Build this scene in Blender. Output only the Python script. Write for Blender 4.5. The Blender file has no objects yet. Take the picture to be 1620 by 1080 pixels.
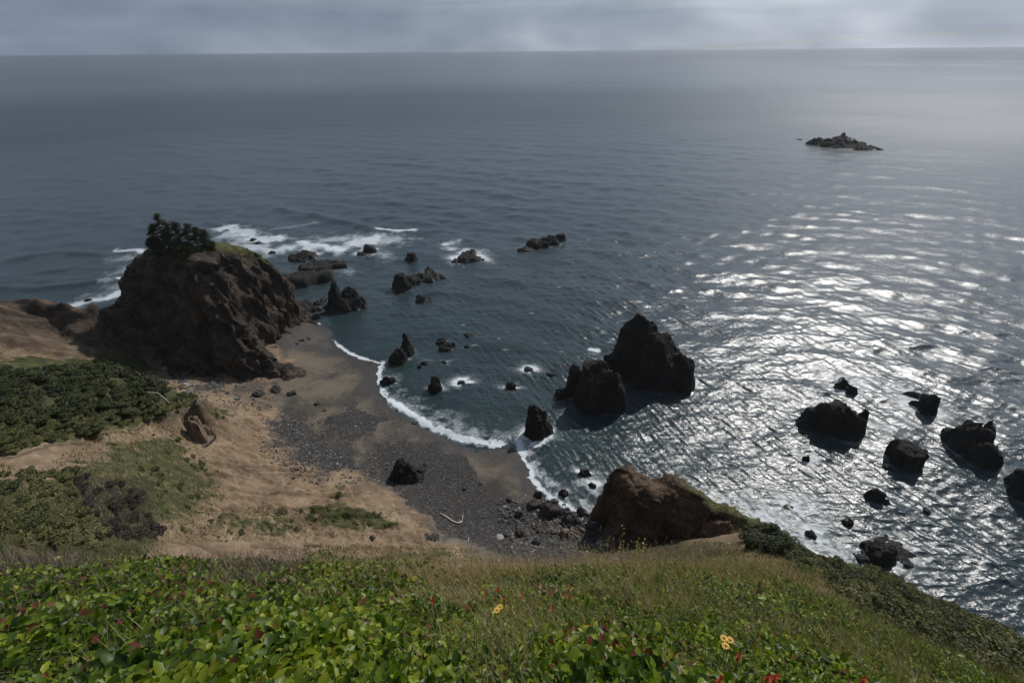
import bpy, math, random
import numpy as np
from mathutils import Matrix, Vector

# ------------------------------------------------------------------ camera, light, world
SC = bpy.context.scene
COL = SC.collection
PW, PH, FPX = 1620.0, 1080.0, 810.0
HC = 100.0
PITCH = math.atan((540 - 82) / FPX)
ROLL = math.radians(0.5)
_sp, _cp = math.sin(PITCH), math.cos(PITCH)
F_ = np.array([0, _cp, -_sp]); R0 = np.array([1.0, 0, 0]); U0 = np.array([0, _sp, _cp])
R_ = math.cos(ROLL) * R0 - math.sin(ROLL) * U0
U_ = math.sin(ROLL) * R0 + math.cos(ROLL) * U0
CAM = np.array([0, 0, HC])
cd = bpy.data.cameras.new("camera"); cam = bpy.data.objects.new("camera", cd); COL.objects.link(cam)
cd.sensor_width = 36; cd.lens = 36 * FPX / PW; cd.clip_start = 0.05; cd.clip_end = 120000
m = Matrix.Identity(4)
for i in range(3):
    m[i][0], m[i][1], m[i][2], m[i][3] = R_[i], U_[i], -F_[i], CAM[i]
cam.matrix_world = m
SC.camera = cam

SUN_AZ = math.radians(38)      # clockwise from the view direction (+Y)
SUN_EL = math.radians(43)
SUN_DIR = np.array([math.sin(SUN_AZ) * math.cos(SUN_EL), math.cos(SUN_AZ) * math.cos(SUN_EL), math.sin(SUN_EL)])
sl = bpy.data.lights.new("sun", 'SUN'); sun = bpy.data.objects.new("sun", sl); COL.objects.link(sun)
sl.energy = 4.0; sl.angle = math.radians(0.6); sl.color = (1.0, 0.97, 0.93)
sun.rotation_euler = Vector(SUN_DIR).to_track_quat('Z', 'Y').to_euler()
w = bpy.data.worlds.new("World"); SC.world = w; w.use_nodes = True
nt = w.node_tree; bg = nt.nodes["Background"]
sky = nt.nodes.new("ShaderNodeTexSky"); sky.sky_type = 'NISHITA'; sky.sun_disc = False
sky.sun_elevation = SUN_EL; sky.sun_rotation = SUN_AZ
nt.links.new(sky.outputs[0], bg.inputs[0]); bg.inputs[1].default_value = 0.05
SC.view_settings.view_transform = 'Standard'; SC.view_settings.look = 'None'
SC.view_settings.exposure = -0.12; SC.view_settings.gamma = 1.0; SC.view_settings.use_curve_mapping = False
SC.cycles.use_denoising = True
SC.cycles.max_bounces = 6; SC.cycles.diffuse_bounces = 2; SC.cycles.glossy_bounces = 2
SC.cycles.transparent_max_bounces = 12; SC.cycles.volume_bounces = 3
SC.cycles.sample_clamp_direct = 12; SC.cycles.sample_clamp_indirect = 3

# ------------------------------------------------------------------ helpers
def ray(u, v):
    u = np.asarray(u, float); v = np.asarray(v, float)
    a = (u - 810) / FPX; b = (540 - v) / FPX
    return F_ + a[..., None] * R_ + b[..., None] * U_
def at(u, v, z=0.0):                       # point on the level z seen at pixel (u, v)
    d = ray(u, v); return CAM + d * ((z - HC) / d[..., 2])[..., None]
def aty(u, v, y):                          # point at forward distance y seen at pixel (u, v)
    d = ray(u, v); return CAM + d * (y / d[..., 1])[..., None]
def proj(P):
    q = np.asarray(P, float) - CAM
    z = q @ F_; z = np.where(np.abs(z) < 1e-3, 1e-3, z)
    return 810 + FPX * (q @ R_) / z, 540 - FPX * (q @ U_) / z, z

def _h(i, s):
    i = (i.astype(np.int64) * 374761393 + s * 668265263) & 0xffffffff
    i = ((i ^ (i >> 13)) * 1274126177) & 0xffffffff
    return i ^ (i >> 16)
def vn(x, y, z=None, s=0):                 # value noise, -1..1
    x = np.asarray(x, float); y = np.asarray(y, float)
    z = np.zeros_like(x) if z is None else np.asarray(z, float)
    X = np.floor(x); Y = np.floor(y); Z = np.floor(z)
    fx, fy, fz = x - X, y - Y, z - Z
    fx = fx * fx * fx * (fx * (fx * 6 - 15) + 10); fy = fy * fy * fy * (fy * (fy * 6 - 15) + 10); fz = fz * fz * (3 - 2 * fz)
    X = X.astype(np.int64); Y = Y.astype(np.int64); Z = Z.astype(np.int64)
    def g(a, b, c):
        return (_h((X + a) + (Y + b) * 57131 + (Z + c) * 1013904223, s) & 0xffff) / 32767.5 - 1
    r = 0
    flat = not fz.any()
    for a in (0, 1):
        wa = fx if a else 1 - fx
        for b in (0, 1):
            wb = fy if b else 1 - fy
            if flat: r = r + wa * wb * g(a, b, 0)
            else: r = r + wa * wb * ((1 - fz) * g(a, b, 0) + fz * g(a, b, 1))
    return r
def fbm(x, y, z=None, o=4, s=0, g=0.5):
    r = 0; a = 1; k = 1; n = 0
    for i in range(o):
        r = r + a * vn(x * k + i * 17.3, y * k - i * 9.1, None if z is None else z * k + i * 5.7, s + i); n += a
        a *= g; k *= 2.03
    return r / n
def ridged(x, y, z=None, o=4, s=0):
    r = 0; a = 1; k = 1; n = 0
    for i in range(o):
        r = r + a * (1 - 2.2 * np.abs(vn(x * k + i * 11.3, y * k + i * 3.1, None if z is None else z * k, s + i))); n += a
        a *= 0.5; k *= 2.1
    return r / n
def sst(a, b, x):
    t = np.clip((np.asarray(x, float) - a) / (b - a), 0, 1); return t * t * (3 - 2 * t)

def facet(x, y, z, s=0):                     # broken planar pieces, about -.5...5
    X = np.floor(x); Y = np.floor(y); Z_ = np.floor(z); best = np.full(np.shape(x), 9e9); out = np.zeros(np.shape(x))
    for a in (-1, 0, 1):
        for b in (-1, 0, 1):
            for c in (-1, 0, 1):
                i = (X + a).astype(np.int64) + (Y + b).astype(np.int64) * 57131 + (Z_ + c).astype(np.int64) * 1013904223
                r = [(_h(i, s + k) & 0xffff) / 65535.0 for k in range(6)]
                dx, dy, dz = x - X - a - r[0], y - Y - b - r[1], z - Z_ - c - r[2]; d = dx * dx + dy * dy + dz * dz
                v_ = (r[3] - .5) * dx * 1.3 + (r[4] - .5) * dy * 1.3 + (r[5] - .5) * dz * 1.1 + (r[3] + r[5] - 1) * .35
                m_ = d < best; best = np.where(m_, d, best); out = np.where(m_, v_, out)
    return out

class RBF:
    def __init__(s, P):
        P = np.array(P, float); s.c = P[:, :2]; n = len(P)
        d = np.linalg.norm(s.c[:, None] - s.c[None], axis=2)
        A = np.zeros((n + 3, n + 3)); A[:n, :n] = np.sqrt(d * d + 0.02)
        A[:n, :n] -= np.eye(n) * 0.0
        Q = np.c_[np.ones(n), s.c]; A[:n, n:] = Q; A[n:, :n] = Q.T
        s.w = np.linalg.lstsq(A, np.r_[P[:, 2], 0, 0, 0], rcond=None)[0]
    def __call__(s, x, y):
        x = np.asarray(x, float); sh = x.shape; x = x.ravel(); y = np.asarray(y, float).ravel(); out = np.empty(len(x))
        for i in range(0, len(x), 20000):
            a = x[i:i + 20000]; b = y[i:i + 20000]
            d = np.sqrt((a[:, None] - s.c[:, 0]) ** 2 + (b[:, None] - s.c[:, 1]) ** 2 + 0.02)
            out[i:i + 20000] = d @ s.w[:-3] + s.w[-3] + s.w[-2] * a + s.w[-1] * b
        return out.reshape(sh)

def polydist(u, v, pts):                   # distance to a polyline
    d = np.full(np.shape(u), 1e9)
    for (a, b), (c, e) in zip(pts[:-1], pts[1:]):
        dx, dy = c - a, e - b; L = dx * dx + dy * dy + 1e-9
        t = np.clip(((u - a) * dx + (v - b) * dy) / L, 0, 1)
        d = np.minimum(d, np.hypot(u - a - t * dx, v - b - t * dy))
    return d
def inpoly(u, v, pts):
    r = np.zeros(np.shape(u), bool); n = len(pts)
    for i in range(n):
        x1, y1 = pts[i]; x2, y2 = pts[(i + 1) % n]
        if y1 == y2: continue
        c = ((y1 > v) != (y2 > v)) & (u < (x2 - x1) * (v - y1) / (y2 - y1) + x1)
        r ^= c
    return r
def region(u, v, pts, soft=6):             # 1 inside, 0 outside, soft edge
    d = polydist(u, v, list(pts) + [pts[0]])
    s = np.where(inpoly(u, v, pts), d, -d)
    return np.clip(s / soft * 0.5 + 0.5, 0, 1)

def mesh_np(name, V, Fc, mat, smooth=True, parent=None, attrs=None, cols=None):
    V = np.asarray(V, np.float32); me = bpy.data.meshes.new(name)
    if isinstance(Fc, np.ndarray):
        k = Fc.shape[1]; n = len(Fc)
        me.vertices.add(len(V)); me.vertices.foreach_set('co', V.ravel())
        me.loops.add(n * k); me.loops.foreach_set('vertex_index', Fc.astype(np.int32).ravel())
        me.polygons.add(n); me.polygons.foreach_set('loop_start', np.arange(n, dtype=np.int32) * k)
    else:
        me.from_pydata(V.tolist(), [], Fc)
    me.update(calc_edges=True)
    me.polygons.foreach_set('use_smooth', np.full(len(me.polygons), smooth))
    for k_, a in (attrs or {}).items():
        t = me.attributes.new(k_, 'FLOAT', 'POINT'); t.data.foreach_set('value', np.asarray(a, np.float32).ravel())
    for k_, a in (cols or {}).items():
        t = me.attributes.new(k_, 'FLOAT_COLOR', 'POINT'); t.data.foreach_set('color', np.asarray(a, np.float32).ravel())
    if mat: me.materials.append(mat)
    o = bpy.data.objects.new(name, me); COL.objects.link(o)
    if parent: o.parent = parent
    return o
def grid_faces(nr, nc, keep=None):
    i = np.arange(nr - 1)[:, None] * nc + np.arange(nc - 1)[None]
    f = np.stack([i, i + 1, i + nc + 1, i + nc], -1).reshape(-1, 4)
    return f if keep is None else f[keep.reshape(-1)]
def compact(V, Fc, *arrs):
    used = np.zeros(len(V), bool); used[Fc.ravel()] = True
    idx = np.cumsum(used) - 1
    return (V[used], idx[Fc]) + tuple(a[used] for a in arrs)
def gridnormals(P):                        # P: nr x nc x 3
    a = np.gradient(P, axis=0); b = np.gradient(P, axis=1); n = np.cross(b, a)
    n /= np.linalg.norm(n, axis=2, keepdims=True) + 1e-9
    return np.where(n[..., 2:3] < 0, -n, n)
def tag(o, label=None, cat=None, group=None, kind=None):
    if label: o['label'] = label
    if cat: o['category'] = cat
    if group: o['group'] = group
    if kind: o['kind'] = kind
    return o
def empty(name, loc):
    o = bpy.data.objects.new(name, None); o.location = loc; COL.objects.link(o); o.empty_display_size = 0.2; return o

# material helpers
class NT:
    def __init__(s, name, bump=0):
        s.m = bpy.data.materials.new(name); s.m.use_nodes = True; s.t = s.m.node_tree
        s.b = s.t.nodes['Principled BSDF']; s.out = s.t.nodes['Material Output']
    def n(s, ty, **kw):
        x = s.t.nodes.new('ShaderNode' + ty)
        for k, v in kw.items():
            if hasattr(x, k) and not isinstance(v, bpy.types.NodeSocket) and k not in ('Scale', 'Detail'): setattr(x, k, v)
        return x
    def l(s, a, b):
        if isinstance(a, bpy.types.NodeSocket): s.t.links.new(a, b)
        else: b.default_value = a
    def pos(s): return s.n('NewGeometry').outputs['Position']
    def mapping(s, vec, scale=(1, 1, 1), rot=(0, 0, 0), loc=(0, 0, 0)):
        x = s.n('Mapping'); s.l(vec, x.inputs[0]); x.inputs['Scale'].default_value = scale; x.inputs['Rotation'].default_value = rot
        x.inputs['Location'].default_value = loc; return x.outputs[0]
    def noise(s, vec, scale, detail=4, rough=0.55, dist=0.0):
        x = s.n('TexNoise'); s.l(vec, x.inputs['Vector']); x.inputs['Scale'].default_value = scale
        x.inputs['Detail'].default_value = detail; x.inputs['Roughness'].default_value = rough; x.inputs['Distortion'].default_value = dist
        return x.outputs['Fac']
    def voro(s, vec, scale, feature='F1', rnd=1.0, out='Distance'):
        x = s.n('TexVoronoi'); x.feature = feature; s.l(vec, x.inputs['Vector']); x.inputs['Scale'].default_value = scale
        x.inputs['Randomness'].default_value = rnd; return x.outputs[out]
    def ramp(s, f, stops):
        x = s.n('ValToRGB'); s.l(f, x.inputs[0]); e = x.color_ramp.elements
        while len(e) < len(stops): e.new(0.5)
        for q, (p, c) in zip(e, stops):
            q.position = p; q.color = (c, c, c, 1) if isinstance(c, (int, float)) else (*c, 1)
        return x.outputs[0]
    def mr(s, f, a, b, c=0.0, d=1.0):
        x = s.n('MapRange'); s.l(f, x.inputs[0])
        for i, v in enumerate((a, b, c, d)): x.inputs[i + 1].default_value = v
        return x.outputs[0]
    def math(s, op, a, b=0.0):
        x = s.n('Math'); x.operation = op; s.l(a, x.inputs[0]); s.l(b, x.inputs[1]); return x.outputs[0]
    def mix(s, f, a, b, blend='MIX'):
        x = s.n('Mix'); x.data_type = 'RGBA'; x.blend_type = blend; s.l(f, x.inputs[0])
        for v, i in ((a, 6), (b, 7)): s.l(v if isinstance(v, bpy.types.NodeSocket) else (*v, 1), x.inputs[i])
        return x.outputs[2]
    def attr(s, name, out='Fac'):
        x = s.n('Attribute'); x.attribute_name = name; return x.outputs[out]
    def bump(s, h, strength, dist, normal=None):
        x = s.n('Bump'); s.l(h, x.inputs['Height']); x.inputs['Strength'].default_value = strength; x.inputs['Distance'].default_value = dist
        if normal is not None: s.l(normal, x.inputs['Normal'])
        return x.outputs[0]
    def set(s, **kw):
        for k, v in kw.items():
            k = k.replace('_', ' ')
            v = (*v, 1) if isinstance(v, tuple) and len(v) == 3 else v
            s.l(v, s.b.inputs[k])
        return s.m

# ------------------------------------------------------------------ clouds (a broken layer, sun falls through the gaps)
CZ = 600.0
OFF = SUN_DIR[:2] / SUN_DIR[2] * CZ
def cloud_mat():
    N = NT('cloud_vapour'); P = N.pos()
    sx = N.n('SeparateXYZ'); N.l(P, sx.inputs[0])
    w1 = N.noise(P, 0.004, 5, 0.6); w2 = N.noise(N.mapping(P, loc=(900, 300, 0)), 0.004, 5, 0.6)
    wx = N.mr(w1, 0.2, 0.8, -0.45, 0.45)
    holes = []
    def hole(cx, cy, rx, ry, op=1.0, soft=0.35, warp=1.0):
        ax = N.math('DIVIDE', N.math('SUBTRACT', sx.outputs[0], cx), rx)
        ay = N.math('DIVIDE', N.math('SUBTRACT', sx.outputs[1], cy), ry)
        d = N.math('SQRT', N.math('ADD', N.math('MULTIPLY', ax, ax), N.math('MULTIPLY', ay, ay)))
        d = N.math('ADD', d, N.math('MULTIPLY', wx, warp))
        holes.append(N.math('MULTIPLY', N.mr(d, 1.0 - soft, 1.0 + soft, 1.0, 0.0), op))
    yy = N.math('ADD', sx.outputs[1], N.math('MULTIPLY', N.math('SUBTRACT', N.noise(P, .0035, 5, .6), .5), 150))
    edge = N.mr(yy, OFF[1] + 285, OFF[1] + 345, 1.0, 0.0)
    side = N.mr(N.math('ADD', sx.outputs[0], N.math('MULTIPLY', N.math('SUBTRACT', w1, .5), 300)), OFF[0] - 230, OFF[0] - 150, 0.25, 1.0)
    holes.append(N.math('MULTIPLY', edge, side))
    for (u, v, hu, hv, op) in [(1500, 252, 75, 13, .75), (1335, 190, 70, 9, .5), (1150, 200, 60, 10, .28), (1400, 129, 45, 4, .45), (1548, 124, 50, 3.5, .9),
                               (1400, 103, 28, 1.6, .9), (1535, 104, 26, 1.6, .9), (1120, 82, 20, 2, .4), (1590, 97, 25, 1.5, .5), (1610, 190, 40, 12, .35)]:
        c = at(u, v); t = (np.linalg.norm(c - CAM)); a = at(u, v - hv); b = at(u, v + hv)
        hole(c[0] + OFF[0], (a[1] + b[1]) / 2 + OFF[1], hu * t / FPX * 1.0, max(40, (a[1] - b[1]) / 2), op, 0.5, 0.5)
    thin = N.mr(N.math('DIVIDE', N.math('SUBTRACT', sx.outputs[0], float(OFF[0])), N.math('ADD', N.math('ABSOLUTE', sx.outputs[1]), 500.0)), -1.15, 0.35, 0.14, 0.78)
    rad = N.n('VectorMath'); rad.operation = 'LENGTH'; N.l(P, rad.inputs[0]); thin = N.math('MULTIPLY', thin, N.mr(rad.outputs['Value'], 2500, 9000, 1.0, 0.12))
    thin = (N.math('MULTIPLY', thin, N.mr(N.noise(N.mapping(P, scale=(.5, 1, 1)), .0013, 4, .55), .3, .7, .6, 1.25)))
    h = holes[0]
    for x in holes[1:]: h = N.math('MAXIMUM', h, x)
    nv = N.n('VectorMath'); nv.operation = 'NORMALIZE'; N.l(P, nv.inputs[0])
    q = N.mapping(nv.outputs[0], scale=(1, 1, 2.4), loc=(.35, 0, 0))
    thick = N.noise(q, 4.0, 3, 0.5, 0.3); thick2 = N.noise(N.mapping(nv.outputs[0], scale=(1, 1, 2.5), loc=(3, 0, 0)), 1.6, 2, 0.5)
    f = N.math('ADD', N.math('MULTIPLY', thick, 0.55), N.math('MULTIPLY', thick2, 0.45))
    xs_ = N.n('SeparateXYZ'); N.l(nv.outputs[0], xs_.inputs[0])
    f = N.math('ADD', f, N.math('MULTIPLY', xs_.outputs[0], 0.16))
    col = N.ramp(f, [(0.30, (0.21, 0.27, 0.36)), (0.50, (0.38, 0.445, 0.54)), (0.70, (0.76, 0.82, 0.91))])
    tr = N.n('BsdfTranslucent'); N.l(col, tr.inputs[0])
    df = N.n('BsdfDiffuse'); df.inputs[0].default_value = (0.6, 0.62, 0.65, 1)
    ad = N.n('MixShader'); ad.inputs[0].default_value = 0.18
    N.t.links.new(tr.outputs[0], ad.inputs[1]); N.t.links.new(df.outputs[0], ad.inputs[2])
    tp = N.n('BsdfTransparent'); mx = N.n('MixShader')
    N.l(N.math('MULTIPLY', h, 0.96), mx.inputs[0])
    tp2 = N.n('BsdfTransparent'); N.l(thin, tp2.inputs[0]); sm = N.n('AddShader'); N.t.links.new(ad.outputs[0], sm.inputs[0]); N.t.links.new(tp2.outputs[0], sm.inputs[1])
    N.t.links.new(sm.outputs[0], mx.inputs[1]); N.t.links.new(tp.outputs[0], mx.inputs[2])
    N.t.nodes.remove(N.b); N.t.links.new(mx.outputs[0], N.out.inputs[0])
    return N.m
def build_clouds():
    rr = np.r_[0, np.geomspace(200, 60000, 60)]; aa = np.linspace(0, 2 * math.pi, 97)
    R, A = np.meshgrid(rr, aa, indexing='ij')
    Z = CZ + 25 * vn(R * np.cos(A) / 700, R * np.sin(A) / 700) - 700 * (R / 60000) ** 2 
    Z = np.where(R < 1, CZ, Z)
    V = np.stack([R * np.sin(A), R * np.cos(A), Z], -1).reshape(-1, 3)
    o = mesh_np('clouds', V, grid_faces(len(rr), len(aa)), cloud_mat())
    tag(o, 'low broken layer of grey cloud over the sea', 'clouds', kind='stuff')
build_clouds()

# ------------------------------------------------------------------ haze
def build_haze():
    x0, x1, y0, y1, z0, z1 = -52000, 52000, -400, 52000, -14, 106
    V = [(x, y, z) for z in (z0, z1) for y in (y0, y1) for x in (x0, x1)]
    Fq = [(0, 2, 3, 1), (4, 5, 7, 6), (0, 1, 5, 4), (2, 6, 7, 3), (0, 4, 6, 2), (1, 3, 7, 5)]
    m_ = bpy.data.materials.new('sea_haze'); m_.use_nodes = True; t = m_.node_tree; t.nodes.clear()
    o_ = t.nodes.new('ShaderNodeOutputMaterial'); pv = t.nodes.new('ShaderNodeVolumePrincipled'); pv.inputs['Color'].default_value = (.95, .965, .985, 1); pv.inputs['Density'].default_value = HAZE; pv.inputs['Anisotropy'].default_value = 0.3
    t.links.new(pv.outputs[0], o_.inputs['Volume'])
    tag(mesh_np('haze', V, Fq, m_, False), 'thin sea haze', 'haze', kind='stuff')
HAZE = 0.00005
build_haze()

# ------------------------------------------------------------------ ground shape
C = []
def Z(u, v, z): C.append(tuple(at(u, v, z)))
def Y(u, v, y): C.append(tuple(aty(u, v, y)))
SHORE = [(503, 512), (520, 535), (560, 563), (603, 575), (596, 600), (606, 626), (640, 652), (690, 684), (740, 702), (800, 708), (818, 716), (832, 745), (850, 775), (885, 800), (940, 826), (960, 850)]
for p in SHORE: Z(*p, 0)
for p in [(560, 520), (640, 590), (680, 640), (760, 670), (860, 700), (900, 760), (950, 790)]: Z(*p, -1.8)
for p in [(560, 470), (700, 540), (900, 600), (1000, 700), (1200, 560)]: Z(*p, -7)
for p in [(440, 600, 3.2), (520, 600, 1.3), (560, 640, 1.4), (540, 672, 2.2), (450, 680, 4), (560, 742, 4.6), (700, 770, 2.2), (700, 815, 3.8), (800, 850, 3), (780, 760, 1.0), (860, 820, 1.0),
          (900, 865, 2.4), (620, 770, 4.2), (480, 560, 2.0), (450, 525, 6.5), (480, 510, 3.5), (640, 700, 2.0), (970, 870, 2), (1040, 860, 3),
          (280, 592, 7), (340, 625, 7.5), (400, 632, 5), (425, 690, 5.5), (500, 742, 6), (600, 774, 6), (680, 840, 7), (720, 872, 7.4), (340, 660, 13), (400, 720, 12), (400, 760, 17),
          (320, 700, 19), (350, 800, 26), (500, 800, 14.5), (600, 850, 14), (450, 862, 25), (300, 860, 36), (540, 865, 19), (640, 872, 13), (450, 790, 18),
          (310, 634, 29), (305, 652, 24.5), (150, 585, 36.5), (0, 585, 40), (228, 600, 33.5), (150, 640, 38.5), (0, 640, 44), (-200, 640, 50), (0, 695, 46.5), (150, 672, 39.5), (250, 640, 33.5),
          (0, 722, 44.5), (150, 698, 37), (250, 678, 29.5), (-200, 720, 52),
          (150, 566, 18), (60, 566, 24), (0, 566, 27), (-150, 566, 36), (220, 588, 10), (240, 580, 7.5),
          (0, 520, 30), (100, 530, 22), (200, 540, 14.5), (60, 500, 28.5), (150, 505, 22.5),
          (100, 800, 52), (0, 760, 52), (0, 860, 62), (200, 862, 50), (150, 740, 42), (250, 760, 34.5), (-300, 800, 66)]: Z(*p)
for p in [(0, 481, 145), (60, 478, 147.5), (100, 481, 149), (150, 482, 152), (190, 474, 158), (-150, 478, 140)]: Y(*p)
for p in [(-172, 178, -2), (-150, 190, -3), (-128, 205, -4), (-215, 168, -2), (-260, 200, -6), (-110, 225, -6), (-60, 235, -8), (0, 230, -9), (80, 200, -10), (200, 150, -10), (-300, 330, -12), (300, 330, -12), (0, 330, -14), (160, 90, -8), (220, 40, -8)]: C.append(p)
# near slope under the viewpoint
NL = 0.0
for p in [(0, 0, 98.35 - NL), (-2, -1, 98.9), (2, -1, 98.7), (0, -6, 100.5), (-12, -6, 101), (12, -6, 96)]: C.append(p)
for p in [(810, 1085, 1.35), (300, 1085, 1.45), (-100, 1085, 1.5), (1300, 1085, 1.9), (810, 1000, 2.45), (300, 1000, 2.4), (0, 1000, 2.3), (1150, 1010, 2.9),
          (810, 940, 3.9), (400, 930, 3.6), (0, 930, 3.6), (1100, 945, 4.4), (500, 898, 5.2), (0, 900, 4.9), (-300, 930, 4.2), (250, 900, 4.9), (810, 905, 5.6), (1000, 896, 6.6), (1150, 890, 8.5),
          (1250, 905, 11), (1330, 960, 13.5), (1450, 1000, 16), (1400, 1040, 8.5), (1500, 1080, 6.5), (1330, 930, 25), (1450, 970, 28), (1620, 1050, 17), (1560, 1015, 29), (1700, 1090, 16),
          (1250, 888, 42), (1205, 885, 50), (1300, 900, 40), (1350, 900, 47), (1450, 945, 40), (1180, 872, 55),
          (1240, 862, 63), (1300, 880, 59), (1400, 908, 52), (1500, 958, 44), (1620, 1018, 36), (1800, 1100, 24),
          (1180, 842, 70)]: Y(*p)
for q in [(75, 62, 5), (80, 50, 6), (84, 36, 8), (88, 20, 8), (95, 70, -3), (66, 72, 3), (62, 84, -4), (105, 40, -5), (115, 15, -5), (50, 84, -2), (75, 18, 35), (48, 8, 62), (60, -10, 65), (40, -10, 84)]: C.append(q)
# hidden steep face below the crest
for u in (-200, 150, 400, 700, 950):
    for y, k in ((8, 1.5), (14, 4), (24, 5), (36, 4)):
        p = aty(u, 880, y); C.append((p[0], p[1], p[2] - k))
for u in (500, 750, 950): 
    p = aty(u, 880, 52); C.append((p[0], p[1], p[2] - 2))
for p in [(1120, 882, 30), (1130, 878, 45), (1100, 880, 58), (1130, 875, 20)]:
    q = aty(*p); C.append((q[0], q[1], q[2] - 1.5))
for q in [(-60, 5, 88), (-110, 30, 78), (-160, 60, 66), (-180, 110, 48), (-60, -15, 100), (-230, 130, 30)]: C.append(q)
G = RBF(C)

def ribs(x, y, dx, dy, w, l, s=0):
    L = math.hypot(dx, dy); a = (x * dx + y * dy) / L; b = (-x * dy + y * dx) / L
    b = b + 1.6 * vn(x / 9, y / 9, s=s + 3) + .5 * vn(x / 3, y / 3, s=s + 4)
    return 0.6 * (1 - 2 * np.abs(vn(b / w, a / l, s=s))) + 0.3 * (1 - 2 * np.abs(vn(b / w * 2.2, a / l * 1.6, s=s + 1))) + .15 * vn(b / w * 5, a / l * 3, s=s + 2)
P_RIDGE = [(-900, 450), (250, 450), (252, 590), (220, 584), (150, 572), (0, 575), (-900, 575)]
P_SHRUB = [(-900, 578), (0, 568), (100, 578), (150, 560), (215, 560), (262, 612), (300, 622), (316, 632), (300, 645), (240, 662), (150, 688), (60, 705), (0, 722), (-900, 760)]
P_BEACH = [(255, 595), (430, 640), (425, 690), (470, 725), (505, 745), (560, 748), (600, 770), (640, 790), (690, 845), (730, 872), (760, 900), (1060, 900), (1060, 700), (900, 560), (500, 400), (400, 500), (440, 540), (470, 595), (420, 612), (300, 598)]
P_GRASSL = [(-900, 715), (0, 735), (60, 742), (150, 690), (270, 662), (300, 690), (345, 740), (360, 790), (330, 820), (270, 840), (262, 900), (-900, 1000)]
P_NEAR = [(-3000, 862), (500, 872), (700, 885), (960, 885), (1120, 868), (1300, 930), (1650, 1080), (3000, 3000), (-3000, 3000)]
P_SPUR = [(1165, 800), (1245, 840), (1235, 870), (1270, 900), (1330, 930), (1700, 1200), (2500, 1200), (1640, 1000), (1500, 930), (1400, 860), (1250, 820)]
P_DARK = [(115, 745), (230, 770), (240, 830), (258, 862), (150, 850), (110, 800)]
def ground(x, y, detail=True):
    z = G(x, y)
    r = np.hypot(x, y)
    if not detail: return z
    U, V, _ = proj(np.stack([x, y, z], -1))
    far = sst(14, 40, r)
    beach = region(U, V, P_BEACH, 14) * sst(50, 60, r)
    ridge = region(U, V, P_RIDGE, 18) * sst(100, 115, r)
    n = 0.55 * fbm(x / 7, y / 7, o=5, s=3) + .25 * ridged(x / 3.2, y / 3.2, o=3, s=8)
    amp = far * (1 - beach) * sst(-1, 3, z)
    z = z + n * amp * (1 - 0.5 * ridge)
    z = z + ridge * (2.6 * (ribs(x, y, 29, 9, 5.0, 30, 5) - .25) + 1.0 * ribs(x, y, 29, 13, 2.2, 14, 55) + .5 * ridged(x / 1.8, y / 1.8, o=3, s=56))
    bare = amp * (1 - ridge) * region(U, V, [(260, 600), (430, 650), (500, 745), (700, 850), (750, 900), (260, 900), (345, 790), (290, 680)], 20)
    dn = x * .87 + y * .5; st_ = dn + 2.5 * vn(x / 11, y / 11, s=51)
    led = (st_ / 5.5) % 1.0
    z = z + bare * (1.6 * ribs(x, y, .75, .65, 3.4, 20, 11) + .35 * (sst(.0, .35, led) - led) * (.4 + .6 * sst(-.2, .4, vn(x / 8, y / 8, s=52))) + 0.6 * ridged(x / 1.7, y / 1.7, o=3, s=53))
    z = z + beach * 0.06 * fbm(x / 1.5, y / 1.5, o=4, s=9) + (1 - far) * 0.07 * fbm(x / .5, y / .5, o=3, s=4)
    # eroded bank below the turf tip
    return z
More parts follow.
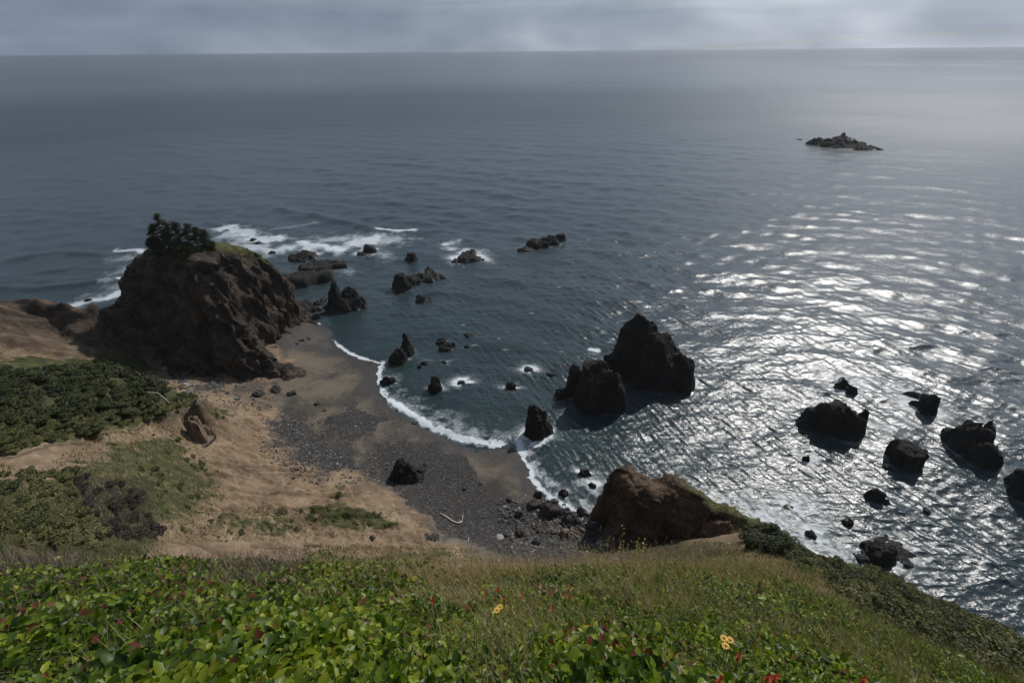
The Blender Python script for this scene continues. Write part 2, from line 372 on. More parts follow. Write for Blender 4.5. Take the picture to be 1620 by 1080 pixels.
# ------------------------------------------------------------------ ground material
def ground_mat():
    N = NT('ground_soil'); P = N.pos()
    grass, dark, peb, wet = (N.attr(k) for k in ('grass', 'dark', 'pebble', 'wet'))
    ridge = N.attr('ridge'); sand = N.attr('sand'); pale = N.attr('pale')
    n1 = N.noise(P, 0.12, 6, 0.6); n2 = N.noise(P, 1.1, 6, 0.65); n3 = N.noise(P, 6, 4, 0.6)
    tan = N.ramp(n1, [(0.34, (0.10, 0.066, 0.038)), (0.48, (0.185, 0.125, 0.073)), (0.62, (0.26, 0.185, 0.115))])
    tan = N.mix(N.mr(n2, 0.42, 0.7, 0, 0.55), tan, (0.105, 0.082, 0.064))
    # pale veins down the slope
    q = N.mapping(P, scale=(0.10, 0.35, 0.12), rot=(0, 0, math.radians(28)))
    vein = N.noise(q, 1.6, 5, 0.6, 0.8)
    vf = N.mr(N.math('ABSOLUTE', N.math('SUBTRACT', vein, 0.5)), 0.0, 0.016, 0.9, 0)
    vf = N.math('MULTIPLY', vf, N.mr(N.noise(P, 0.09, 2), .42, .52))
    tan = N.mix(vf, tan, (0.34, 0.275, 0.19))
    tan = N.mix(N.mr(N.math('ADD', pale, N.math('MULTIPLY', N.math('SUBTRACT', n2, .5), 1.6)), .45, 1.0, 0, .6), tan, (0.30, 0.235, 0.16))
    st = N.noise(N.mapping(P, scale=(0.06, 0.06, 1.6), rot=(0.12, 0.1, 0)), 1.3, 4, 0.6)
    tan = N.mix(N.mr(st, 0.5, 0.66, 0, 0.4), tan, (0.13, 0.088, 0.06))
    q2 = N.mapping(P, scale=(0.05, 0.4, 0.3), rot=(0, 0, math.radians(-18)))
    rn = N.noise(q2, 1.4, 6, 0.6, .5)
    rcol = N.ramp(rn, [(0.34, (0.022, 0.018, 0.015)), (0.46, (0.050, 0.039, 0.030)), (0.56, (0.078, 0.056, 0.040)), (.7, (0.135, 0.09, 0.058))])
    col = N.mix(ridge, tan, rcol)
    sn = N.noise(P, 0.09, 6, 0.62, .4)
    scol = N.ramp(sn, [(0.38, (0.045, 0.040, 0.036)), (0.48, (0.078, 0.066, 0.053)), (0.56, (0.125, 0.103, 0.077)), (0.75, (0.15, 0.125, 0.095))])
    scol = N.mix(N.mr(N.noise(P, 2.5, 6, .7), .55, .68, 0, .5), scol, (0.06, 0.056, 0.055))
    col = N.mix(sand, col, scol)
    vc = N.voro(P, 3.2, out='Color'); sv = N.n('SeparateColor'); N.l(vc, sv.inputs[0])
    pcol = N.ramp(sv.outputs[0], [(0.0, (0.022, 0.021, 0.020)), (0.6, (0.044, 0.041, 0.039)), (0.93, (0.075, 0.068, 0.06)), (1.0, (0.17, 0.16, 0.14))])
    pf = N.mr(N.math('ADD', peb, N.math('MULTIPLY', N.math('SUBTRACT', n2, 0.5), 0.9)), 0.35, 0.6)
    col = N.mix(pf, col, pcol)
    col = N.mix(wet, col, (0.030, 0.027, 0.024))
    gn = N.noise(P, 0.5, 5, 0.65)
    gcol = N.ramp(gn, [(0.28, (0.018, 0.023, 0.007)), (0.5, (0.046, 0.050, 0.016)), (0.72, (0.105, 0.092, 0.038))])
    gf = N.mr(N.math('ADD', grass, N.math('MULTIPLY', N.math('SUBTRACT', N.noise(P, .7, 6, .7), 0.5), 1.1)), 0.38, 0.56)
    col = N.mix(gf, col, gcol)
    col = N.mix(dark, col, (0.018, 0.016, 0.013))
    h = N.math('ADD', N.math('MULTIPLY', n2, 0.6), N.math('MULTIPLY', n3, 0.25))
    h = N.math('ADD', h, N.math('MULTIPLY', N.math('MULTIPLY', N.voro(P, 3.2), pf), -0.5))
    bm = N.bump(h, 1.0, 0.5)
    return N.set(Base_Color=col, Roughness=N.mr(wet, 0, 1, 0.92, 0.38), Normal=bm, Specular_IOR_Level=0.25)
M_GROUND = ground_mat()
def build_ground():
    a = np.radians(np.linspace(-66, 66, 600))
    pit = np.radians(np.r_[np.linspace(82, 60, 60, endpoint=False), np.linspace(60, 24, 360, endpoint=False)])
    # rows: geometric near, finer where it counts
    r = np.r_[np.geomspace(0.35, 7.5, 110, endpoint=False), np.geomspace(7.5, 48, 70, endpoint=False), np.linspace(48, 140, 270, endpoint=False), np.linspace(140, 250, 250, endpoint=False), np.linspace(250, 300, 12)]
    R, A = np.meshgrid(r, a, indexing='ij'); X = R * np.sin(A); Yy = R * np.cos(A)
    Zz = ground(X, Yy)
    global GQ
    GQ = (r, a, Zz)
    P = np.stack([X, Yy, Zz], -1)
    keep = (Zz > -4)
    k = keep[:-1, :-1] | keep[1:, 1:]
    V = P.reshape(-1, 3); U, Vv, _ = proj(V)
    wu = U + 16 * vn(V[:, 0] / 4, V[:, 1] / 4, s=1) + 6 * vn(V[:, 0] / 1.3, V[:, 1] / 1.3, s=2); wv = Vv + 10 * vn(V[:, 0] / 4, V[:, 1] / 4, s=5) + 4 * vn(V[:, 0] / 1.3, V[:, 1] / 1.3, s=6)
    rr = np.hypot(V[:, 0], V[:, 1]); farm = rr > 30
    grass = np.maximum.reduce([region(wu, wv, P_SHRUB, 4) * farm, region(wu, wv, P_GRASSL, 34) * 0.60 * farm, region(wu, wv, P_SPUR, 12) * (rr > 18), (rr < 26) * 0.62,
        region(wu, wv, [(480, 800), (560, 800), (640, 822), (620, 835), (540, 832), (470, 815)], 8) * .8 * farm,
        region(wu, wv, [(520, 768), (545, 770), (535, 792), (518, 785)], 6) * .6 * farm, region(wu, wv, [(360, 800), (500, 806), (480, 850), (280, 850)], 22) * .55 * farm,
        region(wu, wv, [(320, 640), (352, 645), (365, 662), (335, 660)], 6) * .7 * farm, region(wu, wv, [(600, 868), (720, 868), (700, 890), (600, 890)], 8) * .6 * farm])
    path = region(wu, wv, [(0, 722), (150, 692), (270, 668), (285, 684), (180, 700), (150, 722), (60, 740), (0, 738)], 8) * farm
    grass = grass * (1 - .85 * path) * (1 - region(wu, wv, [(1170, 866), (1225, 872), (1262, 896), (1240, 915), (1180, 900)], 8) * (rr > 26))
    ridge = region(wu, wv, P_RIDGE, 20) * (rr > 105)
    ridge = ridge * (1 - .75 * region(wu, wv, [(-100, 528), (60, 540), (130, 556), (230, 582), (190, 600), (0, 585), (-100, 580)], 16))
    beach = region(wu, wv, P_BEACH, 6) * (rr > 60)
    wu2 = U + 10 * vn(V[:, 0] / 5, V[:, 1] / 5, s=1)
    dsh = polydist(wu2, wv, SHORE)
    wet = np.clip(1.15 - dsh / 34, 0, 1) * beach
    wet = np.maximum(wet, (V[:, 2] < 0.3) * 1.0) * (rr > 60)
    wet = np.maximum(wet, region(wu, wv, [(440, 512), (500, 505), (520, 535), (480, 548), (440, 560)], 8) * .85)
    peb = np.maximum.reduce([region(wu, wv, [(428, 668), (470, 668), (520, 705), (590, 745), (560, 752), (500, 742), (425, 695)], 10),
        region(wu, wv, [(515, 655), (560, 640), (620, 655), (590, 690), (530, 690)], 10) * .8,
        region(wu, wv, [(600, 700), (700, 705), (760, 740), (790, 790), (860, 800), (960, 830), (960, 890), (780, 880), (680, 830), (640, 790), (620, 770), (590, 745)], 14)]) * beach
    peb *= 1 - .95 * region(wu, wv, [(740, 716), (800, 716), (825, 750), (850, 780), (770, 785), (760, 750)], 14)
    dark = region(wu, wv, P_DARK, 14) * .8 * farm
    dark = np.maximum(dark, region(wu, wv, [(960, 860), (1060, 852), (1165, 862), (1175, 880), (1200, 900), (1120, 905), (960, 905)], 10) * .72 * (rr > 14))  # dark dirt mound of the saddle, with the outcrop's shadow painted in as well
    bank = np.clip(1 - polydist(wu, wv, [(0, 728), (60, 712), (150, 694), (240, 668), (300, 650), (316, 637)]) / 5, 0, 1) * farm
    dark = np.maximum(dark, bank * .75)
    pale = np.zeros(len(V))
    for pl_ in ([(395, 640), (410, 672), (432, 700), (440, 722), (452, 745)], [(470, 760), (488, 775), (480, 790), (505, 806)], [(330, 690), (345, 725), (372, 762), (380, 785)], [(600, 795), (640, 822), (668, 842), (700, 868)], [(625, 800), (660, 828), (690, 850)], [(360, 650), (370, 690), (392, 730), (398, 760)], [(540, 760), (560, 790), (600, 810)], [(10, 530), (30, 520), (45, 540)], [(70, 525), (90, 530)], [(415, 700), (425, 730), (450, 765)], [(440, 800), (470, 830), (520, 850)]):
        pale = np.maximum(pale, np.clip(1.2 - polydist(wu * .45 + U * .55, wv * .45 + Vv * .55, pl_) / (1.6 + 1.6 * np.abs(vn(V[:, 0] / 3, V[:, 1] / 3, s=71))), 0, 1) * (rr > 50))
    dark = np.maximum(dark, region(wu, wv, [(290, 640), (322, 632), (330, 650), (318, 668), (296, 664)], 6) * .5 * farm)
    Fc = grid_faces(*R.shape, keep=k)
    V, Fc, grass, dark, peb, wet, ridge, beach, pale = compact(V, Fc, grass, dark, peb, wet, ridge, beach, pale)
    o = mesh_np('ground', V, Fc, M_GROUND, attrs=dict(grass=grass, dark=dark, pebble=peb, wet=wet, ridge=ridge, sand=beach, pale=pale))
    tag(o, 'cove beach and eroded grassy hillside below the viewpoint', kind='structure')
build_ground()
def GH(x, y):                                # height of the built ground, bilinear
    r, a, Zz = GQ; x = np.asarray(x, float); y = np.asarray(y, float); R = np.hypot(x, y); A = np.arctan2(x, y)
    i = np.clip(np.searchsorted(r, R) - 1, 0, len(r) - 2); fi = np.clip((R - r[i]) / (r[i + 1] - r[i]), 0, 1)
    j = np.clip((A - a[0]) / (a[1] - a[0]), 0, len(a) - 1.001); fj = j - j.astype(int); j = j.astype(int)
    return (Zz[i, j] * (1 - fi) + Zz[i + 1, j] * fi) * (1 - fj) + (Zz[i, j + 1] * (1 - fi) + Zz[i + 1, j + 1] * fi) * fj
def hit(u, v, g=None, t0=1.0, t1=420.0, n=700):
    g = g or GH; d = ray(np.atleast_1d(u), np.atleast_1d(v)); t = np.full(len(d), t0); done = np.zeros(len(d), bool); k = (t1 / t0) ** (1 / n)
    for _ in range(n):
        p = CAM + d * t[:, None]; done |= p[:, 2] < g(p[:, 0], p[:, 1])
        if done.all(): break
        t = np.where(done, t, t * k)
    lo = t / k; hi = t.copy()
    for _ in range(6):
        m_ = (lo + hi) / 2; p = CAM + d * m_[:, None]; b = p[:, 2] < g(p[:, 0], p[:, 1]); hi = np.where(b, m_, hi); lo = np.where(b, lo, m_)
    p = CAM + d * hi[:, None]; p[:, 2] = g(p[:, 0], p[:, 1]); return p, done

# ------------------------------------------------------------------ headland
def rock_mat(name, c0, c1, c2, grassy=False, bump=1.0, sc=1.0):
    N = NT(name); P = N.pos()
    n1 = N.noise(P, 0.22 * sc, 6, 0.62); n2 = N.noise(P, 1.6 * sc, 6, 0.7); n3 = N.voro(P, 0.9 * sc)
    st = N.noise(N.mapping(P, scale=(.25, .25, 1.3), rot=(.35, .2, 0)), 0.8 * sc, 5, .65, .7)
    f = N.math('ADD', N.math('MULTIPLY', n1, 0.5), N.math('ADD', N.math('MULTIPLY', n2, 0.25), N.math('MULTIPLY', st, 0.25)))
    col = N.ramp(f, [(0.36, c0), (0.5, c1), (0.62, c2)])
    if grassy:
        g = N.attr('grass'); gf = N.mr(N.math('ADD', g, N.math('MULTIPLY', N.math('SUBTRACT', N.noise(P, .5, 6, .7), 0.5), 1.0)), 0.4, 0.6)
        gc = N.ramp(N.noise(P, 0.8, 4), [(0.35, (0.04, 0.045, 0.014)), (0.65, (0.105, 0.098, 0.032))])
        col = N.mix(gf, col, gc)
        t = N.attr('tan'); col = N.mix(N.mr(N.math('ADD', t, N.math('MULTIPLY', N.math('SUBTRACT', n1, .5), 1.2)), .35, .9, 0, .8), col, N.ramp(n2, [(.35, (.07, .048, .032)), (.65, (.18, .12, .076))]))
    wh = N.attr('white'); col = N.mix(N.mr(N.math('ADD', wh, N.math('MULTIPLY', N.math('SUBTRACT', n2, .5), .7)), .45, .55), col, (.55, .55, .52))
    wz = N.n('SeparateXYZ'); N.l(P, wz.inputs[0])
    wt = N.mr(wz.outputs[2], 0.3, 1.6, 1, 0)
    col = N.mix(N.math('MULTIPLY', wt, 0.7), col, (0.012, 0.012, 0.012))
    ck = N.voro(N.mapping(N.mix(.12, P, N.n('TexNoise').outputs['Color']) if False else P, scale=(1, 1, .45), rot=(.4, .3, 0)), .75 * sc, 'DISTANCE_TO_EDGE')
    cf = N.mr(ck, 0.0, 0.07, 1, 0); col = N.mix(N.math('MULTIPLY', cf, N.mr(n1, .4, .6, 0, .7)), col, tuple(x * .45 for x in c0))
    h = N.math('ADD', N.math('MULTIPLY', n2, .8), N.math('ADD', N.math('MULTIPLY', st, 0.9), N.math('MULTIPLY', n3, .25)))
    h = N.math('SUBTRACT', h, N.math('MULTIPLY', cf, .35))
    return N.set(Base_Color=col, Roughness=N.mr(wt, 0, 1, .9, .4), Specular_IOR_Level=.25, Normal=N.bump(h, 0.9, 0.5 * bump))
M_HEAD = rock_mat('headland_rock', (0.016, 0.0135, 0.011), (0.048, 0.038, 0.030), (0.125, 0.092, 0.065), True, 1.2)
M_BROWN = rock_mat('brown_sandstone', (0.035, 0.023, 0.015), (0.075, 0.049, 0.031), (0.14, 0.09, 0.052), True, 1.0)
M_ROCK = rock_mat('dark_basalt', (0.009, 0.0085, 0.008), (0.017, 0.0155, 0.014), (0.036, 0.031, 0.027), False, 1.0)
M_ROCK2 = rock_mat('boulder_stone', (0.03, 0.027, 0.025), (0.055, 0.049, 0.044), (0.10, 0.086, 0.072), False, .3, 2.5)
M_ROCK3 = rock_mat('tan_boulder_stone', (0.11, 0.08, 0.06), (0.17, 0.125, 0.09), (0.24, 0.18, 0.13), False, .3, 2.5)

def hf_solid(name, x0, x1, y0, y1, step, hfun, disp, mat, zmin, parent=None):
    xs = np.arange(x0, x1, step); ys = np.arange(y0, y1, step)
    Yg, Xg = np.meshgrid(ys, xs, indexing='ij'); Zg = hfun(Xg, Yg)
    P = np.stack([Xg, Yg, Zg], -1); n = gridnormals(P)
    d, attrs = disp(P, n)
    P2 = P + n * d[..., None]
    keep = (P2[:-1, :-1, 2] > zmin) | (P2[1:, 1:, 2] > zmin) | (P2[:-1, 1:, 2] > zmin) | (P2[1:, :-1, 2] > zmin)
    Fc = grid_faces(*Xg.shape, keep=keep)
    ks = list(attrs); r = compact(P2.reshape(-1, 3), Fc, *[attrs[k].ravel() for k in ks])
    return mesh_np(name, r[0], r[1], mat, parent=parent, attrs=dict(zip(ks, r[2:])))

HP = []
def hz(u, v, z): HP.append(tuple(at(u, v, z)))
def hy(u, v, y): HP.append(tuple(aty(u, v, y)))
# base outline
for p in [(235, 575, 8), (262, 592, 6.5), (300, 601, 6), (350, 607, 4.5), (420, 611, 3), (466, 592, 3), (436, 562, 4), (428, 545, 6), (442, 520, 8.5), (470, 508, 5), (500, 508, 1)]: hz(*p)
# rim and top
for p in [(192, 468, 160), (186, 446, 164), (204, 420, 165), (226, 398, 164), (240, 392, 167), (290, 394, 170), (345, 384, 178), (400, 400, 183), (430, 414, 187), (455, 452, 187), (470, 478, 189), (490, 498, 191),
          (250, 402, 162), (285, 405, 161), (330, 405, 165), (380, 408, 172), (300, 428, 157), (262, 436, 156.5), (225, 455, 156), (345, 470, 154.5), (380, 510, 152.5), (400, 540, 150.5), (435, 572, 149.5),
          (420, 470, 172), (440, 500, 176), (400, 430, 174), (430, 455, 179), (380, 460, 162), (410, 520, 163.5), (350, 420, 160), (320, 520, 150.5), (280, 500, 151.5), (240, 520, 152), (225, 500, 154), (360, 545, 148.5), (262, 550, 149),
          (345, 500, 151.5)]: hy(*p)
for p in [(-148, 176, 8), (-145, 188, -6), (-125, 203, -8), (-105, 212, -8), (-85, 206, -8), (-74, 194, -8), (-118, 186, 30), (-132, 176, 28), (-104, 196, 22), (-70, 178, -10), (-62, 150, -10), (-72, 140, -10), (-90, 134, -8), (-108, 131, -4), (-120, 136, -2), (-128, 142, 0), (-140, 152, 4), (-155, 165, 0), (-80, 165, -6), (-84, 178, -2)]: HP.append(p)
HR = RBF(HP)
def head_disp(P, n):
    x, y, z = P[..., 0], P[..., 1], P[..., 2]
    steep = sst(.9, .55, n[..., 2])
    a = np.arctan2(y - 172, x + 108) * 28
    d = steep * (1.5 * ridged(a / 8 + .10 * z, z / 34, o=4, s=31) + 1.0 * ridged(x / 7, y / 7, z / 8, o=5, s=32) + 1.5 * ridged((x + .35 * z) / 5.5, y / 5.5, z / 30, o=3, s=35) + 4.6 * facet((x + .3 * z) / 8, y / 8, z / 14, 71) + 2.2 * facet((x + .3 * z) / 3.4, y / 3.4, z / 6, 72) + .8 * facet(x / 1.5, y / 1.5, z / 2.2, 73) + .7 * ridged(x / 1.8, y / 1.8, z / 2.0, o=3, s=33)) + (1 - steep) * .3 * fbm(x / 3, y / 3, o=3, s=30)
    d -= steep * 2.5
    U, V, _ = proj(P)
    wu = U + 8 * vn(x / 3, y / 3, z / 3, s=2); wv = V + 6 * vn(x / 3, y / 3, z / 3, s=5)
    g = np.maximum(region(wu, wv, [(225, 380), (330, 368), (400, 385), (425, 398), (430, 412), (380, 400), (330, 396), (250, 400)], 8), 0)
    g = np.maximum(g, (y > 176) * (n[..., 2] > .6) * 1.0)
    tan = region(wu, wv, [(230, 396), (330, 398), (340, 415), (300, 432), (290, 470), (285, 520), (270, 470), (230, 440), (190, 470), (200, 430)], 14) * .6
    tan = np.maximum(tan, region(wu, wv, [(290, 455), (330, 450), (350, 500), (300, 560), (280, 500)], 12) * .7)
    return d, dict(grass=g, tan=tan, white=np.zeros_like(g))
o = hf_solid('headland', -165, -58, 126, 216, 0.36, HR, head_disp, M_HEAD, -2)
tag(o, 'steep dark brown headland with tree capped summit at the end of the beach', kind='structure')

# ------------------------------------------------------------------ brown outcrop
BP = []
for p in [(955, 800, 0), (953, 830, 1), (958, 870, 2)]: BP.append(tuple(at(*p)))
for p in [(966, 752, 86), (968, 744, 90), (1000, 748, 92), (1035, 762, 90), (985, 762, 85), (1020, 770, 84.5), (1045, 768, 86), (1065, 757, 86), (1080, 762, 86), (1110, 779, 82), (1150, 799, 78), (1182, 820, 74),
          (1000, 790, 82), (1040, 800, 81.5), (1080, 800, 81), (1120, 815, 77), (1100, 785, 81), (1000, 840, 79.5), (1050, 850, 78.5), (1100, 850, 76.5), (1140, 850, 73), (1160, 835, 73.5), (1176, 848, 71), (1130, 800, 79), (1165, 865, 70), (1225, 855, 66),
          (1150, 872, 66), (1200, 880, 60)]: BP.append(tuple(aty(*p)))
for p in [(17, 80, -6), (17, 92, -8), (22, 101, -8), (32, 100, -5), (42, 97, -6), (52, 90, -6), (60, 84, -6), (66, 76, -5), (22, 72, -6), (30, 70, -4), (38, 68, -4), (46, 62, 2), (44, 56, 5), (30, 94, 6), (40, 90, 6), (50, 83, 6), (56, 77, 8)]: BP.append(p)
BR = RBF(BP)
def brown_disp(P, n):
    x, y, z = P[..., 0], P[..., 1], P[..., 2]
    steep = sst(.95, .6, n[..., 2])
    d = steep * (.8 * ridged(x / 3.6 + z / 9, y / 5, z / 11, o=5, s=41) + 2.4 * facet(x / 4.5, y / 4.5, z / 6, 81) + .9 * facet(x / 1.8, y / 1.8, z / 2.2, 82) + .5 * ridged(x / 1.2, y / 1.2, z / .9, o=3, s=43) - .7) + .15 * fbm(x / 2, y / 2, o=3, s=4)
    U, V, _ = proj(P); wu = U + 5 * vn(x / 1.5, y / 1.5, z / 2, s=2); wv = V + 4 * vn(x / 1.5, y / 1.5, z / 2, s=5)
    g = region(wu, wv, [(1078, 762), (1110, 765), (1150, 785), (1200, 815), (1240, 850), (1200, 860), (1165, 835), (1130, 805), (1090, 778)], 6)
    g = np.maximum(g, (x > 46) * (y < 74) * 1.0 * (n[..., 2] > .5))
    tan = np.maximum(region(wu, wv, [(962, 745), (1035, 758), (1040, 772), (1000, 775), (965, 765)], 8), region(wu, wv, [(1105, 825), (1130, 820), (1150, 840), (1145, 862), (1110, 850)], 6))
    tan = np.maximum(tan, region(wu, wv, [(1055, 765), (1080, 770), (1110, 800), (1070, 800)], 8) * .8)
    tan = np.maximum(tan, .45 + .25 * vn(x / 5, y / 5, z / 5, s=88))
    return d, dict(grass=g, tan=tan, white=np.zeros_like(g))
o = hf_solid('rock_outcrop', 12, 70, 52, 104, 0.24, BR, brown_disp, M_BROWN, -2)
tag(o, 'big brown rock outcrop with tan top and grassy back at the right beach end', 'rock')

# ------------------------------------------------------------------ sea rocks
FOAM = []      # (polyline in metres, width, strength)
ROCKS = []     # (x, y, rx, ry) for wakes
def rock(lobes, label, name='sea_rock', mat=None, cat='rock', group=None, z0=0.0, seed=None, foam=1.0, white=(), res=46, rough=1.0):
    """lobes: (u, v_base, v_top, half width px, depth ratio, power)"""
    rs = np.random.RandomState(seed if seed is not None else int(lobes[0][0] * 7 + lobes[0][1]))
    L = []
    for (u, vb, vt, hw, dr, pw) in lobes:
        zz = z0
        b = at(u, vb, zz); t = (b - CAM) @ F_; wr = hw * t / FPX
        dirh = b[:2] / np.linalg.norm(b[:2]); dp = wr * dr
        c = b[:2] + dirh * dp
        # height so that the top shows at v_top for the crest a little behind the centre
        dct = ray(u, vt); s = np.linalg.norm(c) / np.linalg.norm(dct[:2]); h = HC + dct[2] * s - zz
        L.append((c[0], c[1], wr, dp, max(h, wr * .12), pw, math.atan2(dirh[0], dirh[1])))
    xs0 = min(l[0] - 1.5 * max(l[2], l[3]) for l in L); xs1 = max(l[0] + 1.5 * max(l[2], l[3]) for l in L)
    ys0 = min(l[1] - 1.5 * max(l[2], l[3]) for l in L); ys1 = max(l[1] + 1.5 * max(l[2], l[3]) for l in L)
    size = max(xs1 - xs0, ys1 - ys0); step = size / res
    xs = np.arange(xs0, xs1, step); ys = np.arange(ys0, ys1, step)
    Yg, Xg = np.meshgrid(ys, xs, indexing='ij')
    so = rs.rand() * 100; W = np.median([l[2] for l in L])
    wx = Xg + W * .30 * rough * fbm(Xg / W * 1.3 + so, Yg / W * 1.3, o=3, s=1); wy = Yg + W * .30 * rough * fbm(Xg / W * 1.3 + so, Yg / W * 1.3, o=3, s=2)
    H = np.full(Xg.shape, -1.0 * max(.6, W * .25))
    low = H[0, 0]
    for (cx, cy, rx, ry, h, pw, az) in L:
        dx, dy = wx - cx, wy - cy
        a = dx * math.cos(az) - dy * math.sin(az); b = dx * math.sin(az) + dy * math.cos(az)
        a = a / rx; b = b / ry; s = np.full(a.shape, 9.0); lo, hi = (1.0, 1.5) if pw < 2.1 else ((1.3, 2.6) if pw < 2.9 else ((1.7, 4.2) if pw < 3.6 else (5, 9)))
        K = 9; ph = rs.rand() * 6.28
        for k in range(K):
            f = ph + k * 6.283 / K + rs.uniform(-.3, .3); mm = rs.uniform(lo, hi); rho = rs.uniform(.86, 1.05)
            s = np.minimum(s, (rho - a * math.cos(f) - b * math.sin(f)) * mm)
            if k % 3 == 0 and pw >= 2.1: s = np.minimum(s, .55 + .45 * rs.rand() + (rs.uniform(.2, .6) - a * math.cos(f + 1) - b * math.sin(f + 1)) * .55 * (1 if pw < 3.6 else .15))
        tt = rs.uniform(0, 6.28)
        if pw >= 2.1: s = np.minimum(s, 1.0 + .12 * (a * math.cos(tt) + b * math.sin(tt)))
        if pw < 2.1: s = np.minimum(s, 9)
        d = np.sqrt(a * a + b * b); s = np.minimum(s, np.clip(1.25 - d, -1, 1) * 5)
        hh = np.where(s > 0, h * s, np.maximum(low, s * abs(low) * 4))
        H = np.maximum(H, hh)
        if foam > 0 and z0 < .5: ROCKS.append((cx, cy, rx, ry, az, foam))
    H = H + z0
    P = np.stack([Xg, Yg, H], -1); n = gridnormals(P)
    x, y, z = Xg / W, Yg / W, H / W
    rel = np.clip((H - z0 - low) / (max(l[4] for l in L) + .1), 0, 1)
    d = W * rough * (.05 * ridged(x * 1.8 + so, y * 1.8, z * 1.6, o=5, s=5) + .34 * facet(x * 1.7 + so, y * 1.7, z * 1.4, 6) + .14 * facet(x * 4.5 + so, y * 4.5, z * 3.5, 9) + .035 * ridged(x * 6 + so, y * 6, z * 5, o=3, s=7)) * (0.5 + .5 * rel)
    P = P + n * d[..., None]
    wh = np.zeros(Xg.shape)
    U, V, _ = proj(P)
    for (wu, wv, wr) in white: wh = np.maximum(wh, np.clip(1.3 - np.hypot(U - wu, (V - wv) * 1.3) / wr, 0, 1))
    keep = (P[:-1, :-1, 2] > low * .95 + z0) | (P[1:, 1:, 2] > low * .95 + z0)
    Fc = grid_faces(*Xg.shape, keep=keep)
    c0 = np.array([L[0][0], L[0][1], z0])
    Vv, Fc, wh = compact(P.reshape(-1, 3), Fc, wh.ravel())
    o = mesh_np(name, Vv - c0, Fc, mat or M_ROCK, attrs=dict(white=wh)); o.location = c0
    tag(o, label, cat, group)
    return o
R = rock
R([(996, 606, 497, 36, 1.0, 2.6), (1012, 612, 503, 40, 1.0, 2.6), (1026, 618, 516, 42, 1.0, 2.6), (1044, 622, 533, 40, .95, 2.6), (1074, 622, 556, 26, 1.0, 2.8), (974, 598, 540, 24, .9, 3)], 'tallest double-shouldered black sea stack standing in the middle of the bay', 'sea_stack', res=120, foam=.35, rough=.62)
R([(938, 655, 574, 36, .9, 3.2), (912, 632, 576, 20, .9, 3), (968, 655, 590, 16, .9, 3)], 'rounded black sea stack leaning against the left foot of the tallest stack', 'sea_stack', res=90, foam=.3, rough=.6)
R([(889, 632, 614, 11, .9, 3)], 'small dark rock just left of the rounded black stack', foam=.5)
R([(1318, 693, 634, 40, .7, 3.4), (1278, 680, 645, 22, .7, 2.5), (1350, 680, 638, 14, .8, 3)], 'broad flat-topped black rock with a pointed left end, largest of the right-hand rocks', res=80, foam=.5)
R([(1330, 616, 597, 12, .8, 3), (1345, 625, 606, 8, .8, 3)], 'small rock streaked white on top amid a ring of foam', white=[(1325, 601, 8), (1340, 612, 3)], foam=1.6, res=50)
R([(1462, 655, 614, 14, .9, 3), (1442, 630, 618, 12, .7, 2.5), (1448, 645, 632, 10, .6, 2.5)], 'jagged ribbed black rock amid foam beyond the square white-spotted one', foam=1.7, res=60)
R([(1424, 741, 682, 29, .75, 4.5)], 'squarish black rock with one bright white spot of guano', white=[(1410, 694, 4.5)], res=70, foam=.5)
R([(1402, 743, 734, 8, .8, 3)], 'tiny rock at the left foot of the squarish white-spotted rock', foam=.5)
R([(1525, 720, 654, 26, .8, 3), (1545, 738, 690, 24, .8, 3), (1508, 705, 668, 20, .8, 3), (1555, 690, 660, 10, .8, 3)], 'black rock with a deep notch bitten into its right side', res=80, foam=.7)
R([(1628, 800, 716, 36, .85, 3), (1600, 770, 730, 14, .9, 3)], 'tall black rock cut off by the right edge of the picture', 'sea_stack', res=70, foam=.5)
R([(1380, 796, 769, 18, .7, 2.8)], 'smooth loaf-shaped black rock alone below the squarish rock', foam=.5)
R([(1402, 812, 806, 9, .7, 2.5)], 'low thin awash rock right of the loaf-shaped rock', foam=.3)
R([(1339, 832, 818, 8, .9, 3)], 'little round rock with white bird droppings on top near the spur', white=[(1339, 821, 4)], foam=.7)
R([(1246, 806, 801, 8, .8, 3)], 'tiny flat rock in foam above the dark evergreen thicket', foam=1.4)
R([(1280, 851, 840, 9, .8, 3)], 'small dark rock in the surf beside the evergreen thicket', foam=1.5)
R([(1274, 729, 720, 5, .8, 3)], 'tiny foaming rock midway between the flat-topped rock and the brown outcrop', foam=1.5)
R([(1464, 810, 804, 6, .8, 3)], 'lone tiny awash rock in open water right of the loaf-shaped rock', foam=.2)
R([(1385, 890, 857, 26, .9, 2.6), (1410, 888, 866, 30, .8, 2.4), (1362, 886, 876, 12, .8, 2.6)], 'jagged black rock ledge at the foot of the green spur', res=80, foam=.8)
R([(1325, 236, 212, 34, .8, 1.6), (1326, 232, 207, 8, 1.2, 2.2), (1345, 238, 222, 38, .8, 1.7), (1292, 230, 218, 18, .8, 2.0)], 'lone dark rocky islet far out on the sea', 'islet', cat='island', res=120, foam=.15, white=[(1345, 220, 7)], rough=.7)
R([(1264, 221.5, 219.5, 3.5, .6, 2.2)], 'speck of rock just left of the far islet', foam=0)
R([(846, 698, 641, 19, .95, 3.4), (862, 690, 668, 12, .9, 3)], 'tall upright tooth-shaped rock at the edge of the surf', 'sea_stack', res=70, foam=1.2)
R([(690, 621, 590, 12, .9, 3.2)], 'blocky dark rock in the shallows between the beach and the tallest stack', res=50, foam=1)
R([(633, 578, 545, 15, .9, 2.8), (646, 565, 526, 13, .9, 2.0)], 'leaning twin-lobed rock with a pointed tip near the beach', 'sea_stack', res=64, foam=.6)
R([(612, 611, 592, 11, .8, 3), (622, 606, 597, 7, .8, 3)], 'low dark rock on the waterline of the beach', foam=1.3)
